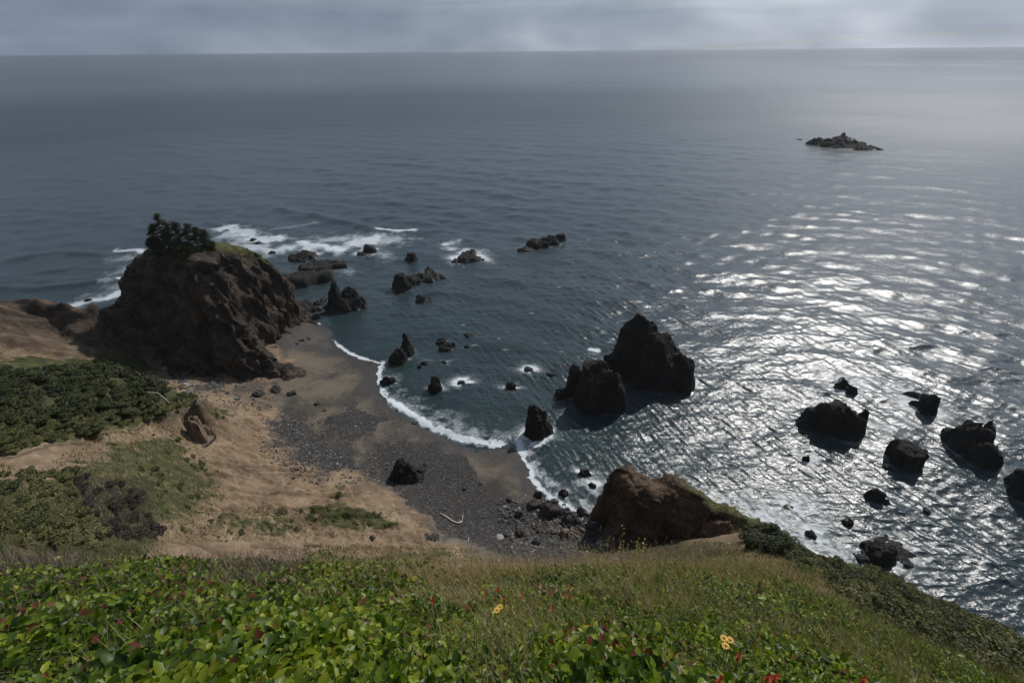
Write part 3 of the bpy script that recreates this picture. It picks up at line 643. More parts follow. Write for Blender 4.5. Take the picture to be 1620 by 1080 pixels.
R([(538, 496, 440, 17, 1.0, 1.5), (556, 496, 455, 28, .9, 2.0)], 'pointed pyramid-shaped black rock off the tip of the headland', 'sea_stack', res=80, foam=.3)
R([(832, 398, 391, 14, .5, 2.5), (850, 394, 380, 20, .45, 2.5), (868, 388, 370, 19, .45, 2.5), (886, 381, 371, 10, .45, 2.5)], 'wedge-shaped black rock farthest out of the small rocks off the bay', res=70, foam=.6)
R([(740, 417, 403, 22, .8, 2.5), (742, 404, 397, 11, .8, 2.5), (722, 417, 411, 10, .7, 2)], 'low two-tiered rock with white water around it', foam=1.4, res=60)
R([(652, 415, 400, 12, .9, 2.6)], 'small rounded isolated rock beyond the long low reef', foam=.2)
R([(637, 462, 435, 15, .9, 3.2)], 'round-topped rock at the left end of the long low reef', foam=.3)
R([(668, 450, 435, 24, .8, 3.2), (692, 442, 433, 18, .6, 2.6), (680, 434, 427, 13, .7, 2.6)], 'long low black reef rock in the middle of the bay', foam=.3, res=64)
R([(671, 479, 467, 14, .8, 2.6)], 'small low rock just below the long reef', foam=.2)
R([(586, 402, 387, 13, .8, 2.6), (573, 404, 398, 9, .7, 2.6)], 'dark rock in white water beyond the flat reefs', foam=1.5)
R([(480, 414, 400, 22, .7, 3.2)], 'smallest and farthest of the three flat reefs by the headland', 'reef', foam=.3, rough=.6)
R([(505, 430, 415, 34, .6, 4), (532, 426, 412, 18, .7, 4)], 'middle flat reef of the three beside the headland', 'reef', foam=.3, rough=.6)
R([(480, 455, 431, 44, .55, 4), (500, 448, 433, 26, .6, 4)], 'largest and nearest of the three flat reefs beside the headland', 'reef', foam=.2, rough=.6)
R([(699, 545, 535, 9, .8, 3)], 'upper one of the little rock cluster right of the leaning twin-lobed rock', foam=.4)
R([(706, 556, 543, 11, .8, 3), (717, 548, 541, 6, .6, 2.5)], 'largest of the little rock cluster right of the leaning twin-lobed rock', foam=.5)
R([(742, 535, 528, 9, .7, 3)], 'flat oval rock alone above the little rock cluster', foam=.2)
R([(739, 551, 546, 5, .7, 3)], 'tiny rock just below the flat oval rock', foam=.3)
R([(673, 577, 571, 9, .6, 2.6)], 'thin awash rock near the base of the leaning rock', foam=.5)
R([(703, 575, 571, 5, .6, 2.6)], 'tiny awash rock above the blocky dark rock', foam=.7)
R([(664, 582, 577, 4, .8, 2.6)], 'pebble-sized rock right beside the leaning rock', foam=.3)
R([(730, 608, 602, 6, .8, 2.6)], 'tiny rock in a white swirl right of the blocky dark rock', foam=2)
R([(808, 616, 605, 8, .8, 3)], 'small rounded rock with foam on its left in the middle bay', foam=1.1)
R([(836, 588, 581, 8, .8, 3)], 'small rock with a white splash above the foam-edged rounded one', foam=1.5)
R([(872, 596, 590, 7, .8, 3)], 'small bare rock just above the rounded black stack on its left', foam=.1)
R([(924, 755, 742, 9, .9, 3)], 'small round rock in the surf left of the brown outcrop', foam=1.2)
R([(937, 772, 764, 6, .9, 3)], 'tiny rock in foam between the round surf rock and the brown outcrop', foam=1.6)
R([(892, 786, 775, 8, .9, 3)], 'small dark rock in the water just off the boulder pile', foam=.8)
for (u, v, hw, lb) in [(401, 380, 5, 'upper one of three specks of rock in the white breakers'), (408, 386, 5, 'lower one of the paired rock specks in the white breakers'), (431, 402, 6, 'speck of rock at the lower edge of the white breakers')]:
    R([(u, v, v - hw * .7, hw, .7, 3)], lb, foam=.5, res=24)
R([(140, 476, 472, 5, .7, 3)], 'speck of rock in surf behind the left ridge', foam=1, res=24)
for i, (u, v, hw, t) in enumerate([(478, 500, 22, 24), (500, 493, 10, 10), (506, 484, 8, 8), (516, 478, 8, 6), (520, 489, 9, 8), (462, 487, 12, 14), (498, 506, 8, 8), (512, 499, 6, 5)]):
    R([(u, v, v - t, hw, .9, 3)], 'dark boulder in the jumble at the tip of the headland', 'boulder', cat='boulder', group='boulders at the tip of the headland', foam=.3, res=32)
# ------------------------------------------------------------------ beach rocks
def gz(u, v, z=3.0): return float(hit(u, v)[0][0, 2])
def B(u, v, hw, t, label, group=None, mat=None, dr=.9, pw=3, **kw):
    z = gz(u, v); return R([(u, v, v - t, hw, dr, pw)], label, 'boulder', cat='boulder', group=group, mat=mat or M_ROCK2, z0=z - .1, foam=0, res=kw.pop('res', 30), **kw)
R([(641, 766, 729, 22, .9, 2.0)], 'dark cone-shaped rock standing on the beach casting a shadow', 'beach_rock', z0=3.6, foam=0, res=60)
B(871, 821, 18, 26, 'largest dark boulder of the pile at the water edge', res=46)
B(845, 808, 13, 15, 'flat dark boulder left of the largest boulder in the pile', res=36)
B(900, 832, 13, 22, 'brown-grey boulder right of the largest boulder in the pile', res=36)
B(919, 818, 8, 16, 'upright dark boulder at the surf end of the pile')
B(931, 822, 6, 8, 'small boulder touching the right side of the upright surf boulder')
B(893, 852, 9, 15, 'pale tan rounded boulder below the dark pile', mat=M_ROCK3)
B(852, 789, 7, 13, 'dark boulder standing in the foam above the pile')
B(820, 820, 7, 12, 'round grey boulder left of the pile')
B(822, 850, 8, 12, 'dark boulder near the grass tops below the round grey one')
B(848, 864, 7, 11, 'dark angular boulder half hidden by the grass tops')
B(735, 776, 4, 6, 'single small boulder in the pebbles right of the driftwood')
B(806, 795, 5, 7, 'small boulder on dark sand above the pile')
B(812, 804, 6, 5, 'flat grey slab boulder beside the small one on dark sand')
B(410, 628, 9, 12, 'leftmost of three boulders below the headland cliff')
B(437, 622, 9, 12, 'middle one of three boulders below the headland cliff')
B(463, 627, 8, 11, 'rightmost of three boulders below the headland cliff')
B(503, 642, 6, 7, 'low boulder alone on the pale sand')
B(514, 651, 3, 4, 'small stone beside the lone low boulder on the pale sand')
B(425, 633, 10, 6, 'pale flat slab between the boulders below the cliff', mat=M_ROCK3)
B(476, 541, 5, 5, 'uppermost of the stones on the dark sand beneath the headland')
B(470, 546, 6, 5, 'lower left one of the stones on the dark sand beneath the headland')
B(488, 538, 4, 4, 'right-hand one of the stones on the dark sand beneath the headland')
B(655, 672, 4, 5, 'small boulder at the foam edge of the beach')
B(800, 712, 7, 5, 'dark stone at the point where two foam lines meet')
B(590, 855, 5, 8, 'round grey boulder resting on the bare tan slope')
B(683, 857, 9, 6, 'low brown boulder at the foot of the tan slope')
random.seed(4); rs = np.random.RandomState(4)
stones = []
proto = []
for i in range(5):
    o = R([(870, 840, 833 - i, 6, .8 + .1 * i, 3)], 'medium boulder in the rocky jumble behind the boulder pile', 'boulder', cat='boulder', group='medium boulders behind the pile', mat=(M_ROCK2 if i < 4 else M_ROCK3), z0=0, foam=0, res=16, seed=i)
    proto.append(o)
for k in range(150):
    while True:
        u = rs.uniform(770, 968); v = rs.uniform(795, 875)
        if rs.rand() < math.exp(-(((u - 900) / 60) ** 2 + ((v - 838) / 24) ** 2)): break
    z = gz(u, v); p = at(u, v, z)
    o = proto[k % 5] if k < 5 else proto[k % 5].copy()
    if k >= 5: COL.objects.link(o)
    o.location = (p[0], p[1], z - .1); s = rs.uniform(.25, .95) if rs.rand() < .85 else rs.uniform(.9, 1.3); o.scale = (s, s, s * rs.uniform(.7, 1.2)); o.rotation_euler = (0, 0, rs.uniform(0, 6.28))
# cobbles: one stuff mesh
def icos():
    t = (1 + 5 ** .5) / 2
    V = np.array([(-1, t, 0), (1, t, 0), (-1, -t, 0), (1, -t, 0), (0, -1, t), (0, 1, t), (0, -1, -t), (0, 1, -t), (t, 0, -1), (t, 0, 1), (-t, 0, -1), (-t, 0, 1)], float); V /= np.linalg.norm(V[0])
    Fq = np.array([(0, 11, 5), (0, 5, 1), (0, 1, 7), (0, 7, 10), (0, 10, 11), (1, 5, 9), (5, 11, 4), (11, 10, 2), (10, 7, 6), (7, 1, 8), (3, 9, 4), (3, 4, 2), (3, 2, 6), (3, 6, 8), (3, 8, 9), (4, 9, 5), (2, 4, 11), (6, 2, 10), (8, 6, 7), (9, 8, 1)])
    return V, Fq
def cobble_mat():
    N = NT('cobble_stone'); c = N.attr('tone'); col = N.ramp(c, [(0, (.022, .022, .022)), (.6, (.060, .057, .054)), (.9, (.12, .11, .10)), (1, (.32, .30, .27))])
    return N.set(Base_Color=col, Roughness=.8, Normal=N.bump(N.noise(N.pos(), 8, 3), .5, .05))
def build_cobbles():
    V0, F0 = icos(); n = 7500; U = []; 
    regs = [([(425, 664), (470, 664), (525, 705), (600, 748), (560, 755), (500, 745), (422, 697)], 2600, .17),
            ([(600, 700), (700, 705), (760, 740), (800, 790), (960, 830), (960, 885), (780, 880), (680, 830), (620, 770)], 1900, .085),
            ([(515, 655), (560, 640), (620, 655), (590, 690), (530, 690)], 500, .13), ([(800, 800), (965, 825), (965, 880), (800, 880)], 900, .3), ([(410, 590), (640, 650), (800, 715), (860, 790), (700, 800), (430, 650)], 500, .12),
            ([(290, 600), (400, 625), (420, 640), (330, 622)], 250, .3), ([(255, 585), (330, 602), (340, 612), (290, 612)], 160, .5)]
    pts = []; sz = []
    for pl, k, s in regs:
        us = [p[0] + e for p in pl for e in (-14, 14)]; vs = [p[1] + e for p in pl for e in (-10, 10)]; c = 0
        while c < k:
            u = rs.uniform(min(us), max(us), 4 * k); v = rs.uniform(min(vs), max(vs), 4 * k); a = region(u, v, pl, 34) > rs.rand(len(u))
            q = vn(u / 14, v / 9, s=9) + .4 * vn(u / 5, v / 4, s=10) > rs.uniform(-.8, .7, len(u)); a &= q
            u, v = u[a][:k - c], v[a][:k - c]; c += len(u); pts += list(zip(u, v)); sz += list(s * rs.lognormal(0, .38, len(u)))
    pts = np.array(pts); p, ok = hit(pts[:, 0], pts[:, 1], t0=60, t1=260, n=260); z = p[:, 2]
    n = len(pts); sz = np.array(sz)
    a = rs.uniform(0, 6.28, n); sc = np.stack([sz * rs.uniform(.7, 1.3, n), sz * rs.uniform(.7, 1.3, n), sz * rs.uniform(.45, .8, n)], -1)
    V = V0[None] * (1 + .22 * rs.uniform(-1, 1, (n, 12, 1))) * sc[:, None]
    ca, sa = np.cos(a)[:, None], np.sin(a)[:, None]
    X = V[..., 0] * ca - V[..., 1] * sa; Yq = V[..., 0] * sa + V[..., 1] * ca
    V = np.stack([X + p[:, :1], Yq + p[:, 1:2], V[..., 2] + (z + sz * .2)[:, None]], -1).reshape(-1, 3)
    Fq = (F0[None] + (np.arange(n) * 12)[:, None, None]).reshape(-1, 3)
    tone = np.repeat(np.clip(rs.rand(n), 0, 1), 12)
    o = mesh_np('cobbles', V, Fq, cobble_mat(), smooth=False, attrs=dict(tone=tone))
    tag(o, 'scattered grey cobbles and pebbles strewn over the beach', 'cobbles', kind='stuff')
build_cobbles()

# ------------------------------------------------------------------ sea
def sea_mat():
    N = NT('sea_water'); P = N.pos(); foam = N.attr('foam'); sh = N.attr('shallow'); fr = N.attr('farness')
    n1 = N.noise(N.mapping(P, scale=(.6, 1.0, 1), rot=(0, 0, .5)), 1.0, 4, .6, .5)
    n2 = N.noise(N.mapping(P, scale=(.7, 1.0, 1), rot=(0, 0, -.3)), 2.6, 3, .6, .4)
    big = N.noise(P, 0.012, 4, .6)
    big2 = N.noise(P, 0.05, 4, .6, .6)
    body = N.mix(N.mr(big, .35, .65), (0.022, 0.035, 0.042), (0.032, 0.047, 0.055))
    grn = N.mix(N.mr(big2, .4, .62), (0.011, 0.024, 0.025), (0.016, 0.035, 0.032))
    body = N.mix(sh, body, grn)
    lace = N.voro(N.mapping(P, scale=(1, 1, .01)), 0.9, 'DISTANCE_TO_EDGE')
    ln = N.noise(P, 1.6, 6, .72, 1.2)
    thr = N.math('ADD', foam, N.math('MULTIPLY', N.math('SUBTRACT', ln, .5), 1.3))
    thr = N.math('SUBTRACT', thr, N.math('MULTIPLY', lace, .35))
    ff = N.mr(thr, .36, .78)
    soft = N.math('MULTIPLY', N.mr(N.math('ADD', foam, N.math('MULTIPLY', N.math('SUBTRACT', N.noise(P, .35, 6, .7, .8), .5), .8)), .12, .8), .34)
    ff = N.math('MAXIMUM', ff, soft)
    col = N.mix(ff, body, (0.55, 0.59, 0.61))
    h = N.math('ADD', N.math('MULTIPLY', n1, .8), N.math('MULTIPLY', n2, .28))
    bm = N.bump(h, 1.0, .20)
    r = N.math('ADD', N.ramp(fr, [(0, .20), (.25, .36), (.6, .36), (1, .24)]), N.math('MULTIPLY', ff, .5))
    return N.set(Base_Color=col, Roughness=r, IOR=1.333, Normal=bm, Specular_IOR_Level=.5)
def build_sea():
    a = np.radians(np.linspace(-64, 64, 1040))
    pit = np.radians(np.linspace(66, 1.6, 700))
    r = HC / np.tan(pit); r = np.r_[r, np.geomspace(r[-1] * 1.05, 45000, 46)]
    Rr, A = np.meshgrid(r, a, indexing='ij'); X = Rr * np.sin(A); Yy = Rr * np.cos(A)
    spacing = np.gradient(r)[:, None]
    Zz = np.zeros_like(X); DX = np.zeros_like(X); DY = np.zeros_like(X)
    rw = np.random.RandomState(11)
    g0 = fbm(X / 45, Yy / 45, o=3, s=77) * .5 + 1.0
    for i in range(76):
        lam = 1.0 * (1.064 ** i) if i < 56 else rw.uniform(12, 75)
        th = math.radians(200 + rw.normal(0, 34)) if i < 56 else math.radians(196 + rw.normal(0, 13))
        kx, ky = math.sin(th), math.cos(th); k = 2 * math.pi / lam
        st = (.085 if lam < 2.6 else (.042 if lam < 6 else .022)) if i < 56 else .008
        amp = st * lam / (2 * math.pi) * rw.uniform(.5, 1.3)
        wgt = sst(1.7, 3.0, lam / spacing)
        ph = k * (kx * X + ky * Yy) + rw.uniform(0, 6.28)
        if i < 56: ph = ph + 2.5 * vn(X / (lam * 5) + i * 3.3, Yy / (lam * 5), s=i)
        amp = amp * wgt * (g0 if i < 56 else 1)
        Zz += amp * np.cos(ph); DX -= amp * kx * np.sin(ph) * 1.1; DY -= amp * ky * np.sin(ph) * 1.1
    # calmer close to the shore
    V = np.stack([X, Yy, Zz], -1).reshape(-1, 3)
    U, Vv, _ = proj(np.stack([X, Yy, 0 * X], -1).reshape(-1, 3))
    x, y = V[:, 0], V[:, 1]
    shore_w = [tuple(at(*p)[:2]) for p in SHORE]
    ds = polydist(x, y, shore_w)
    calm = .35 + .65 * sst(4, 45, ds)
    V[:, 2] *= calm; V[:, 0] += DX.ravel() * calm; V[:, 1] += DY.ravel() * calm
    # swell fronts
    foam = np.zeros(len(V)); near = np.hypot(x, y) < 900
    def swell(pts, h, w):
        pw_ = [tuple(at(*p)[:2]) for p in pts]; d = polydist(x, y, pw_); V[:, 2] += h * np.exp(-(d / w) ** 2)
    def streak(pts, w, s, breakup=.5, sc=5):
        pw_ = [tuple(at(*p)[:2]) for p in pts]; d = polydist(x, y, pw_)
        nz = vn(x / sc, y / sc, s=61) * breakup + vn(x / sc * 2.7, y / sc * 2.7, s=62) * breakup * .6
        f = s * np.clip(1.25 - d / w + nz, 0, 1.15) * (d < w * 2.2)
        np.maximum(foam, f, out=foam)
    swell([(330, 352), (380, 360), (420, 372), (470, 384), (520, 392)], .8, 3.5)
    swell([(440, 330), (500, 342), (560, 355), (600, 366), (640, 368)], 1.4, 4.5)
    swell([(470, 386), (520, 398), (560, 400)], .6, 3)
    swell([(0, 458), (60, 458), (130, 450), (180, 443)], 1.3, 4)
    swell([(20, 410), (90, 398), (170, 402), (215, 400)], .9, 4)
    swell([(60, 430), (120, 424), (190, 425)], .6, 4)
    swell([(620, 640), (680, 672), (740, 690), (800, 690)], .5, 2)
    streak([(355, 360), (375, 364), (400, 376), (440, 378)], 8, .95)
    streak([(362, 372), (400, 388), (430, 398), (455, 388)], 14, .62, .6, 7)
    streak([(478, 388), (520, 394), (560, 388), (585, 378)], 15, .72, .5, 7)
    streak([(520, 380), (590, 376), (620, 380)], 12, .55, .6)
    streak([(600, 363), (630, 368), (655, 364)], 3.5, 1.0, .3)
    streak([(420, 366), (500, 352)], 4, .38)
    streak([(640, 378), (660, 376)], 3, .6)
    streak([(705, 385), (722, 382)], 4, .7); streak([(715, 392), (760, 400), (770, 410)], 6, .6)
    streak([(185, 397), (225, 397)], 5, .9, .5); streak([(190, 410), (225, 402)], 9, .5); streak([(170, 443), (195, 440)], 4, .8); streak([(180, 432), (205, 425)], 6, .5)
    streak([(115, 482), (150, 474), (185, 464)], 6, .8); streak([(130, 478), (190, 455)], 9, .45)
    streak([(560, 390), (600, 398), (610, 408)], 7, .5); streak([(530, 425), (555, 432)], 6, .4)
    # shore break
    streak(SHORE[0:4], 1.1, 1.0, .4, 2); streak([(500, 514), (525, 545), (545, 560)], 2.0, .55, .5, 2)
    streak(SHORE[3:6], 2.2, .85, .5, 2)
    streak([(606, 626), (640, 648), (690, 680), (740, 697), (795, 704)], 1.9, 1.0, .4, 2)
    streak([(620, 630), (650, 645), (700, 672), (740, 684), (790, 695)], 4.6, .46, .7, 2.4)
    streak([(700, 660), (730, 672), (760, 682)], 4, .36, .7, 2.4)
    streak([(820, 700), (828, 725), (838, 750), (855, 772), (880, 792), (905, 806), (940, 822)], 1.7, 1.1, .4, 2)
    streak([(828, 698), (845, 740), (870, 772), (900, 795), (940, 812)], 4, .5, .7, 2)
    streak([(800, 712), (806, 730), (815, 745), (832, 757), (855, 765)], .8, .55, .4, 1.5)
    streak([(845, 704), (865, 692), (874, 676)], 1.8, 1.0, .4, 2)
    streak([(920, 765), (940, 775), (935, 760)], 2.5, .5, .6, 2)
    streak([(935, 552), (945, 553)], 1.6, .95, .3)
    # surf along the green spur
    streak([(1180, 800), (1230, 838), (1260, 860), (1290, 862), (1345, 890)], 6, .5, .8, 3)
    streak([(1200, 812), (1240, 835), (1265, 850)], 3, .7, .7, 2)
    streak([(1220, 800), (1270, 800), (1300, 820)], 7, .36, .8, 4)
    streak([(1300, 590), (1360, 600), (1385, 625)], 6, .38, .8, 4)
    streak([(1420, 610), (1430, 640), (1450, 665), (1400, 670)], 6, .36, .8, 4); streak([(1560, 660), (1570, 690)], 4, .36, .8, 3)
    streak([(1240, 625), (1290, 627), (1340, 640)], 4, .3, .8, 3)
    streak([(1130, 560), (1140, 590), (1110, 600)], 6, .2, .8, 4)
    # scattered whitecaps
    rc = np.random.RandomState(5)
    for _ in range(46):
        u = rc.uniform(700, 1100); v = rc.uniform(380, 560)
        p = at(u, v); d = np.hypot((x - p[0]) / rc.uniform(.8, 2.4), (y - p[1]) / rc.uniform(.5, 1.0)); 
        np.maximum(foam, rc.uniform(.25, .6) * np.clip(1.3 - d, 0, 1), out=foam)
    for (cx, cy, rx, ry, az, fs) in ROCKS:
        if cy > 900: continue
        s = np.hypot(x - cx, y - cy) < 4 * max(rx, ry) + 6
        dx, dy = x[s] - cx, y[s] - cy
        aa = dx * math.cos(az) - dy * math.sin(az); bb = dx * math.sin(az) + dy * math.cos(az)
        d = np.sqrt((aa / (rx + .3)) ** 2 + (bb / (ry + .3)) ** 2)
        dm = (d - 1) * min(rx, ry)
        ang = np.arctan2(bb, aa)
        m_ = .55 + .65 * vn(np.cos(ang) * 1.6 + cx, np.sin(ang) * 1.6 + cy, s=3) + .25 * np.sin(ang)
        wd = .8 + .32 * min(rx, 8) * fs
        f = fs * m_ * np.exp(-np.clip(dm, 0, 99) / wd) * .85
        foam[s] = np.maximum(foam[s], np.clip(f, 0, 1.1))
    foam[~near] = 0
    # shallow tint
    sh = np.exp(-ds / 45) * .9
    sh = np.maximum(sh, .55 * region(Vv * 0 + U, Vv, [(500, 480), (700, 430), (900, 440), (1000, 520), (1000, 640), (1160, 700), (1250, 840), (1000, 760), (820, 700), (600, 590)], 90))
    sh = np.maximum(sh, .7 * region(U, Vv, [(-100, 420), (180, 380), (240, 400), (180, 500), (-100, 500)], 40))
    sh = np.maximum(sh, .55 * region(U, Vv, [(340, 350), (660, 370), (650, 420), (430, 440)], 30))
    far = sst(250, 2500, np.hypot(x, y))
    under = G(x, y)
    Fc = grid_faces(*X.shape)
    land = (under > 6).reshape(X.shape) & (Rr < 300)
    kk = ~(land[:-1, :-1] & land[1:, 1:])
    Fc = grid_faces(*X.shape, keep=kk)
    V, Fc, foam, sh, far = compact(V, Fc, foam, sh, far)
    o = mesh_np('sea', V, Fc, sea_mat(), attrs=dict(foam=foam, shallow=sh, farness=far))
    tag(o, 'dark windblown sea with sun glitter and surf', kind='structure')
build_sea()

# ------------------------------------------------------------------ vegetation
def leafmat(name, stops, transl=.3, rough=.5, spec=.4, objv=0):
    N = NT(name); t = N.attr('tone'); t = N.math('ADD', t, N.mr(N.n('ObjectInfo').outputs['Random'], 0, 1, -objv, objv)) if objv else t; col = N.ramp(t, stops)
    N.set(Base_Color=col, Roughness=rough, Specular_IOR_Level=spec)
    tr = N.n('BsdfTranslucent'); N.l(N.mix(1.0, col, (1.25, 1.35, .6), 'MULTIPLY'), tr.inputs[0])
    mx = N.n('MixShader'); mx.inputs[0].default_value = transl
    N.t.links.new(N.b.outputs[0], mx.inputs[1]); N.t.links.new(tr.outputs[0], mx.inputs[2]); N.t.links.new(mx.outputs[0], N.out.inputs[0])
    return N.m
def matte(name, c, rough=.9, c2=None, sc=8):
    N = NT(name); P = N.n('TexCoord').outputs['Object']
    col = N.mix(N.noise(P, sc, 4), c, c2 or tuple(x * .6 for x in c)); return N.set(Base_Color=col, Roughness=rough, Normal=N.bump(N.noise(P, sc * 2, 4), .5, .03))
M_SALAL = leafmat('salal_leaf', [(0, (.020, .042, .005)), (.3, (.055, .10, .008)), (.62, (.14, .195, .012)), (.84, (.29, .33, .03)), (.90, (.15, .11, .02)), (.94, (.12, .035, .018)), (1, (.17, .05, .04))], .42, .42, .3)
M_GRASS = leafmat('grass_blade', [(0, (.035, .055, .010)), (.35, (.08, .11, .020)), (.55, (.16, .135, .05)), (.8, (.28, .20, .11)), (1, (.45, .35, .22))], .35, .6, .3)
M_SHRUB = leafmat('shrub_leaf', [(0, (.012, .018, .005)), (.5, (.030, .042, .010)), (1, (.075, .085, .024))], .2, .6, .3, .28)
M_SHRUBL = leafmat('low_shrub_leaf', [(0, (.030, .038, .010)), (.5, (.080, .090, .024)), (1, (.16, .15, .058))], .2, .6, .3, .28)
M_GREY = leafmat('bare_brush_twig', [(0, (.018, .014, .012)), (.6, (.04, .032, .026)), (1, (.085, .07, .058))], .1, .8, .2)
M_TWIG = leafmat('dead_twig', [(0, (.05, .035, .03)), (.6, (.13, .095, .085)), (1, (.26, .21, .19))], .1, .8, .2)
M_CONIF = leafmat('spruce_needles', [(0, (.010, .016, .005)), (.6, (.028, .040, .010)), (1, (.07, .078, .02))], .15, .6, .3, .28)
M_BARK = matte('bark', (.06, .05, .04)); M_DEAD = matte('weathered_dead_wood', (.28, .26, .23), c2=(.14, .125, .11), sc=3)
M_DRIFT = matte('bleached_driftwood', (.52, .49, .44), c2=(.3, .27, .24), sc=3)

def quads_at(Pc, n, size, rs, el=1.4):
    k = len(Pc); a = rs.normal(size=(k, 3)); t = np.cross(n, a); t /= np.linalg.norm(t, axis=1, keepdims=True) + 1e-9; b = np.cross(n, t)
    s = size[:, None]; t = t * s * el; b = b * s
    V = np.stack([Pc - t, Pc - b * .8 + n * s * .25, Pc + t, Pc + b * .8 + n * s * .25], 1).reshape(-1, 3)
    return V, (np.arange(k) * 4)[:, None] + np.array([0, 1, 2, 3])
def crown(rx, ry, rz, blobs, leaves, size, rs, br=.42, flat=.7, up=.5):
    A = []; Nn = []; T = []
    for i in range(blobs):
        c = rs.normal(size=3); c /= np.linalg.norm(c); c *= rs.uniform(.2, .85) ** .6; c[2] = abs(c[2]) * 1.0
        c = c * (rx, ry, rz); r = br * rs.uniform(.6, 1.2)
        d = rs.normal(size=(leaves // blobs, 3)); d /= np.linalg.norm(d, axis=1, keepdims=True)
        p = c + d * np.array([rx, ry, rz * flat]) * r * rs.uniform(.55, 1.0, (len(d), 1)) ** .5
        A.append(p); nn = d + rs.normal(size=d.shape) * .5 + (0, 0, up); Nn.append(nn / np.linalg.norm(nn, axis=1, keepdims=True))
        T.append(np.clip(rs.normal(.5, .22, len(d)) + rs.uniform(-.22, .22) + .12 * d[:, 2], 0, 1))
    A = np.concatenate(A); Nn = np.concatenate(Nn); T = np.concatenate(T); k = A[:, 2] > -.15 * rz
    A, Nn, T = A[k], Nn[k], T[k]
    V, Fq = quads_at(A, Nn, size * rs.uniform(.6, 1.4, len(A)), rs)
    return V, Fq, np.repeat(T, 4)
def tube(pts, rad, n=7):
    pts = np.array(pts, float); V = []; Fq = []
    for i, p in enumerate(pts):
        d = pts[min(i + 1, len(pts) - 1)] - pts[max(i - 1, 0)]; d /= np.linalg.norm(d) + 1e-9
        a = np.cross(d, (0, 0, 1) if abs(d[2]) < .9 else (1, 0, 0)); a /= np.linalg.norm(a); b = np.cross(d, a)
        for k in range(n): th = 6.283 * k / n; V.append(p + rad[i] * (a * math.cos(th) + b * math.sin(th)))
    for i in range(len(pts) - 1):
        for k in range(n): Fq.append((i * n + k, i * n + (k + 1) % n, (i + 1) * n + (k + 1) % n, (i + 1) * n + k))
    V = np.array(V); c = len(V); V = np.vstack([V, pts[:1], pts[-1:]])
    Fq += [(c, (k + 1) % n, k) for k in range(n)] + [(c + 1, (len(pts) - 1) * n + k, (len(pts) - 1) * n + (k + 1) % n) for k in range(n)]
    return V, Fq
def merge(L):
    V = []; Fq = []; o = 0
    for v, f in L:
        V.append(np.asarray(v)); Fq += [tuple(int(i) + o for i in q) for q in f]; o += len(v)
    return np.vstack(V), Fq

rs = np.random.RandomState(21)
def shrub_proto(name, mat, rx, rz, blobs, leaves, size, seed, rr_=1.0):
    r2 = np.random.RandomState(seed); V, Fq, T = crown(rx, rx * rr_, rz, blobs, leaves, size, r2)
    root = empty(name, (0, 0, 0))
    mesh_np('foliage', V, Fq, mat, False, root, dict(tone=T))
    st = []
    for i in range(4):
        a = r2.uniform(0, 6.28); st.append(tube([(0, 0, -.4), (math.cos(a) * rx * .25, math.sin(a) * rx * .25, rz * .4), (math.cos(a) * rx * .5, math.sin(a) * rx * .5, rz * .8)], [.09, .06, .03], 5))
    v, f = merge(st); mesh_np('stem', v, f, M_BARK, parent=root)
    return root
def dup(root):
    r = root.copy(); COL.objects.link(r)
    for ch in root.children:
        c = ch.copy(); COL.objects.link(c); c.parent = r
    return r
def lod(u, v, g=None, zz=20.0):
    if g is HR: return hit(u, v, g, 100, 260, 500)[0][0]
    return hit(u, v)[0][0]
def scatter(name, mat, spots, label, group, cat='shrub', leaves=900, blobs=9, size=.16, rzf=.6, variants=3, g=None, zz=20.0, rr_=1.0):
    ps = [shrub_proto(name, mat, 1.0, rzf, blobs, leaves, size, 100 + i * 7 + int(spots[0][0]), rr_) for i in range(min(variants, len(spots)))]
    for i, sp in enumerate(spots):
        u, v, r = sp[:3]; o = ps[i] if i < len(ps) else dup(ps[i % len(ps)])
        p = lod(u, v, g, zz); o.location = (p[0], p[1], p[2] - .1 * r); s = r
        o.scale = (s, s, s * rs.uniform(.8, 1.15)); o.rotation_euler = (0, 0, rs.uniform(0, 6.28)); tag(o, sp[3] if len(sp) > 3 else label, cat, group)
def fill(poly, n, r0, r1, seed, mind=.8, zz=20.0):
    q = np.random.RandomState(seed); us = [p[0] for p in poly]; vs = [p[1] for p in poly]; out = []; pos = []
    U = q.uniform(min(us), max(us), n * 30); V = q.uniform(min(vs), max(vs), n * 30); k = inpoly(U, V, poly); U, V = U[k], V[k]; P, ok = hit(U, V, n=500)
    for u, v, p in zip(U, V, P):
        if len(out) >= n: break
        r = q.uniform(r0, r1)
        if any(np.hypot(p[0] - a[0], p[1] - a[1]) < mind * (r + a[2]) * .5 for a in pos): continue
        pos.append((p[0], p[1], r)); out.append((u, v, r))
    return out
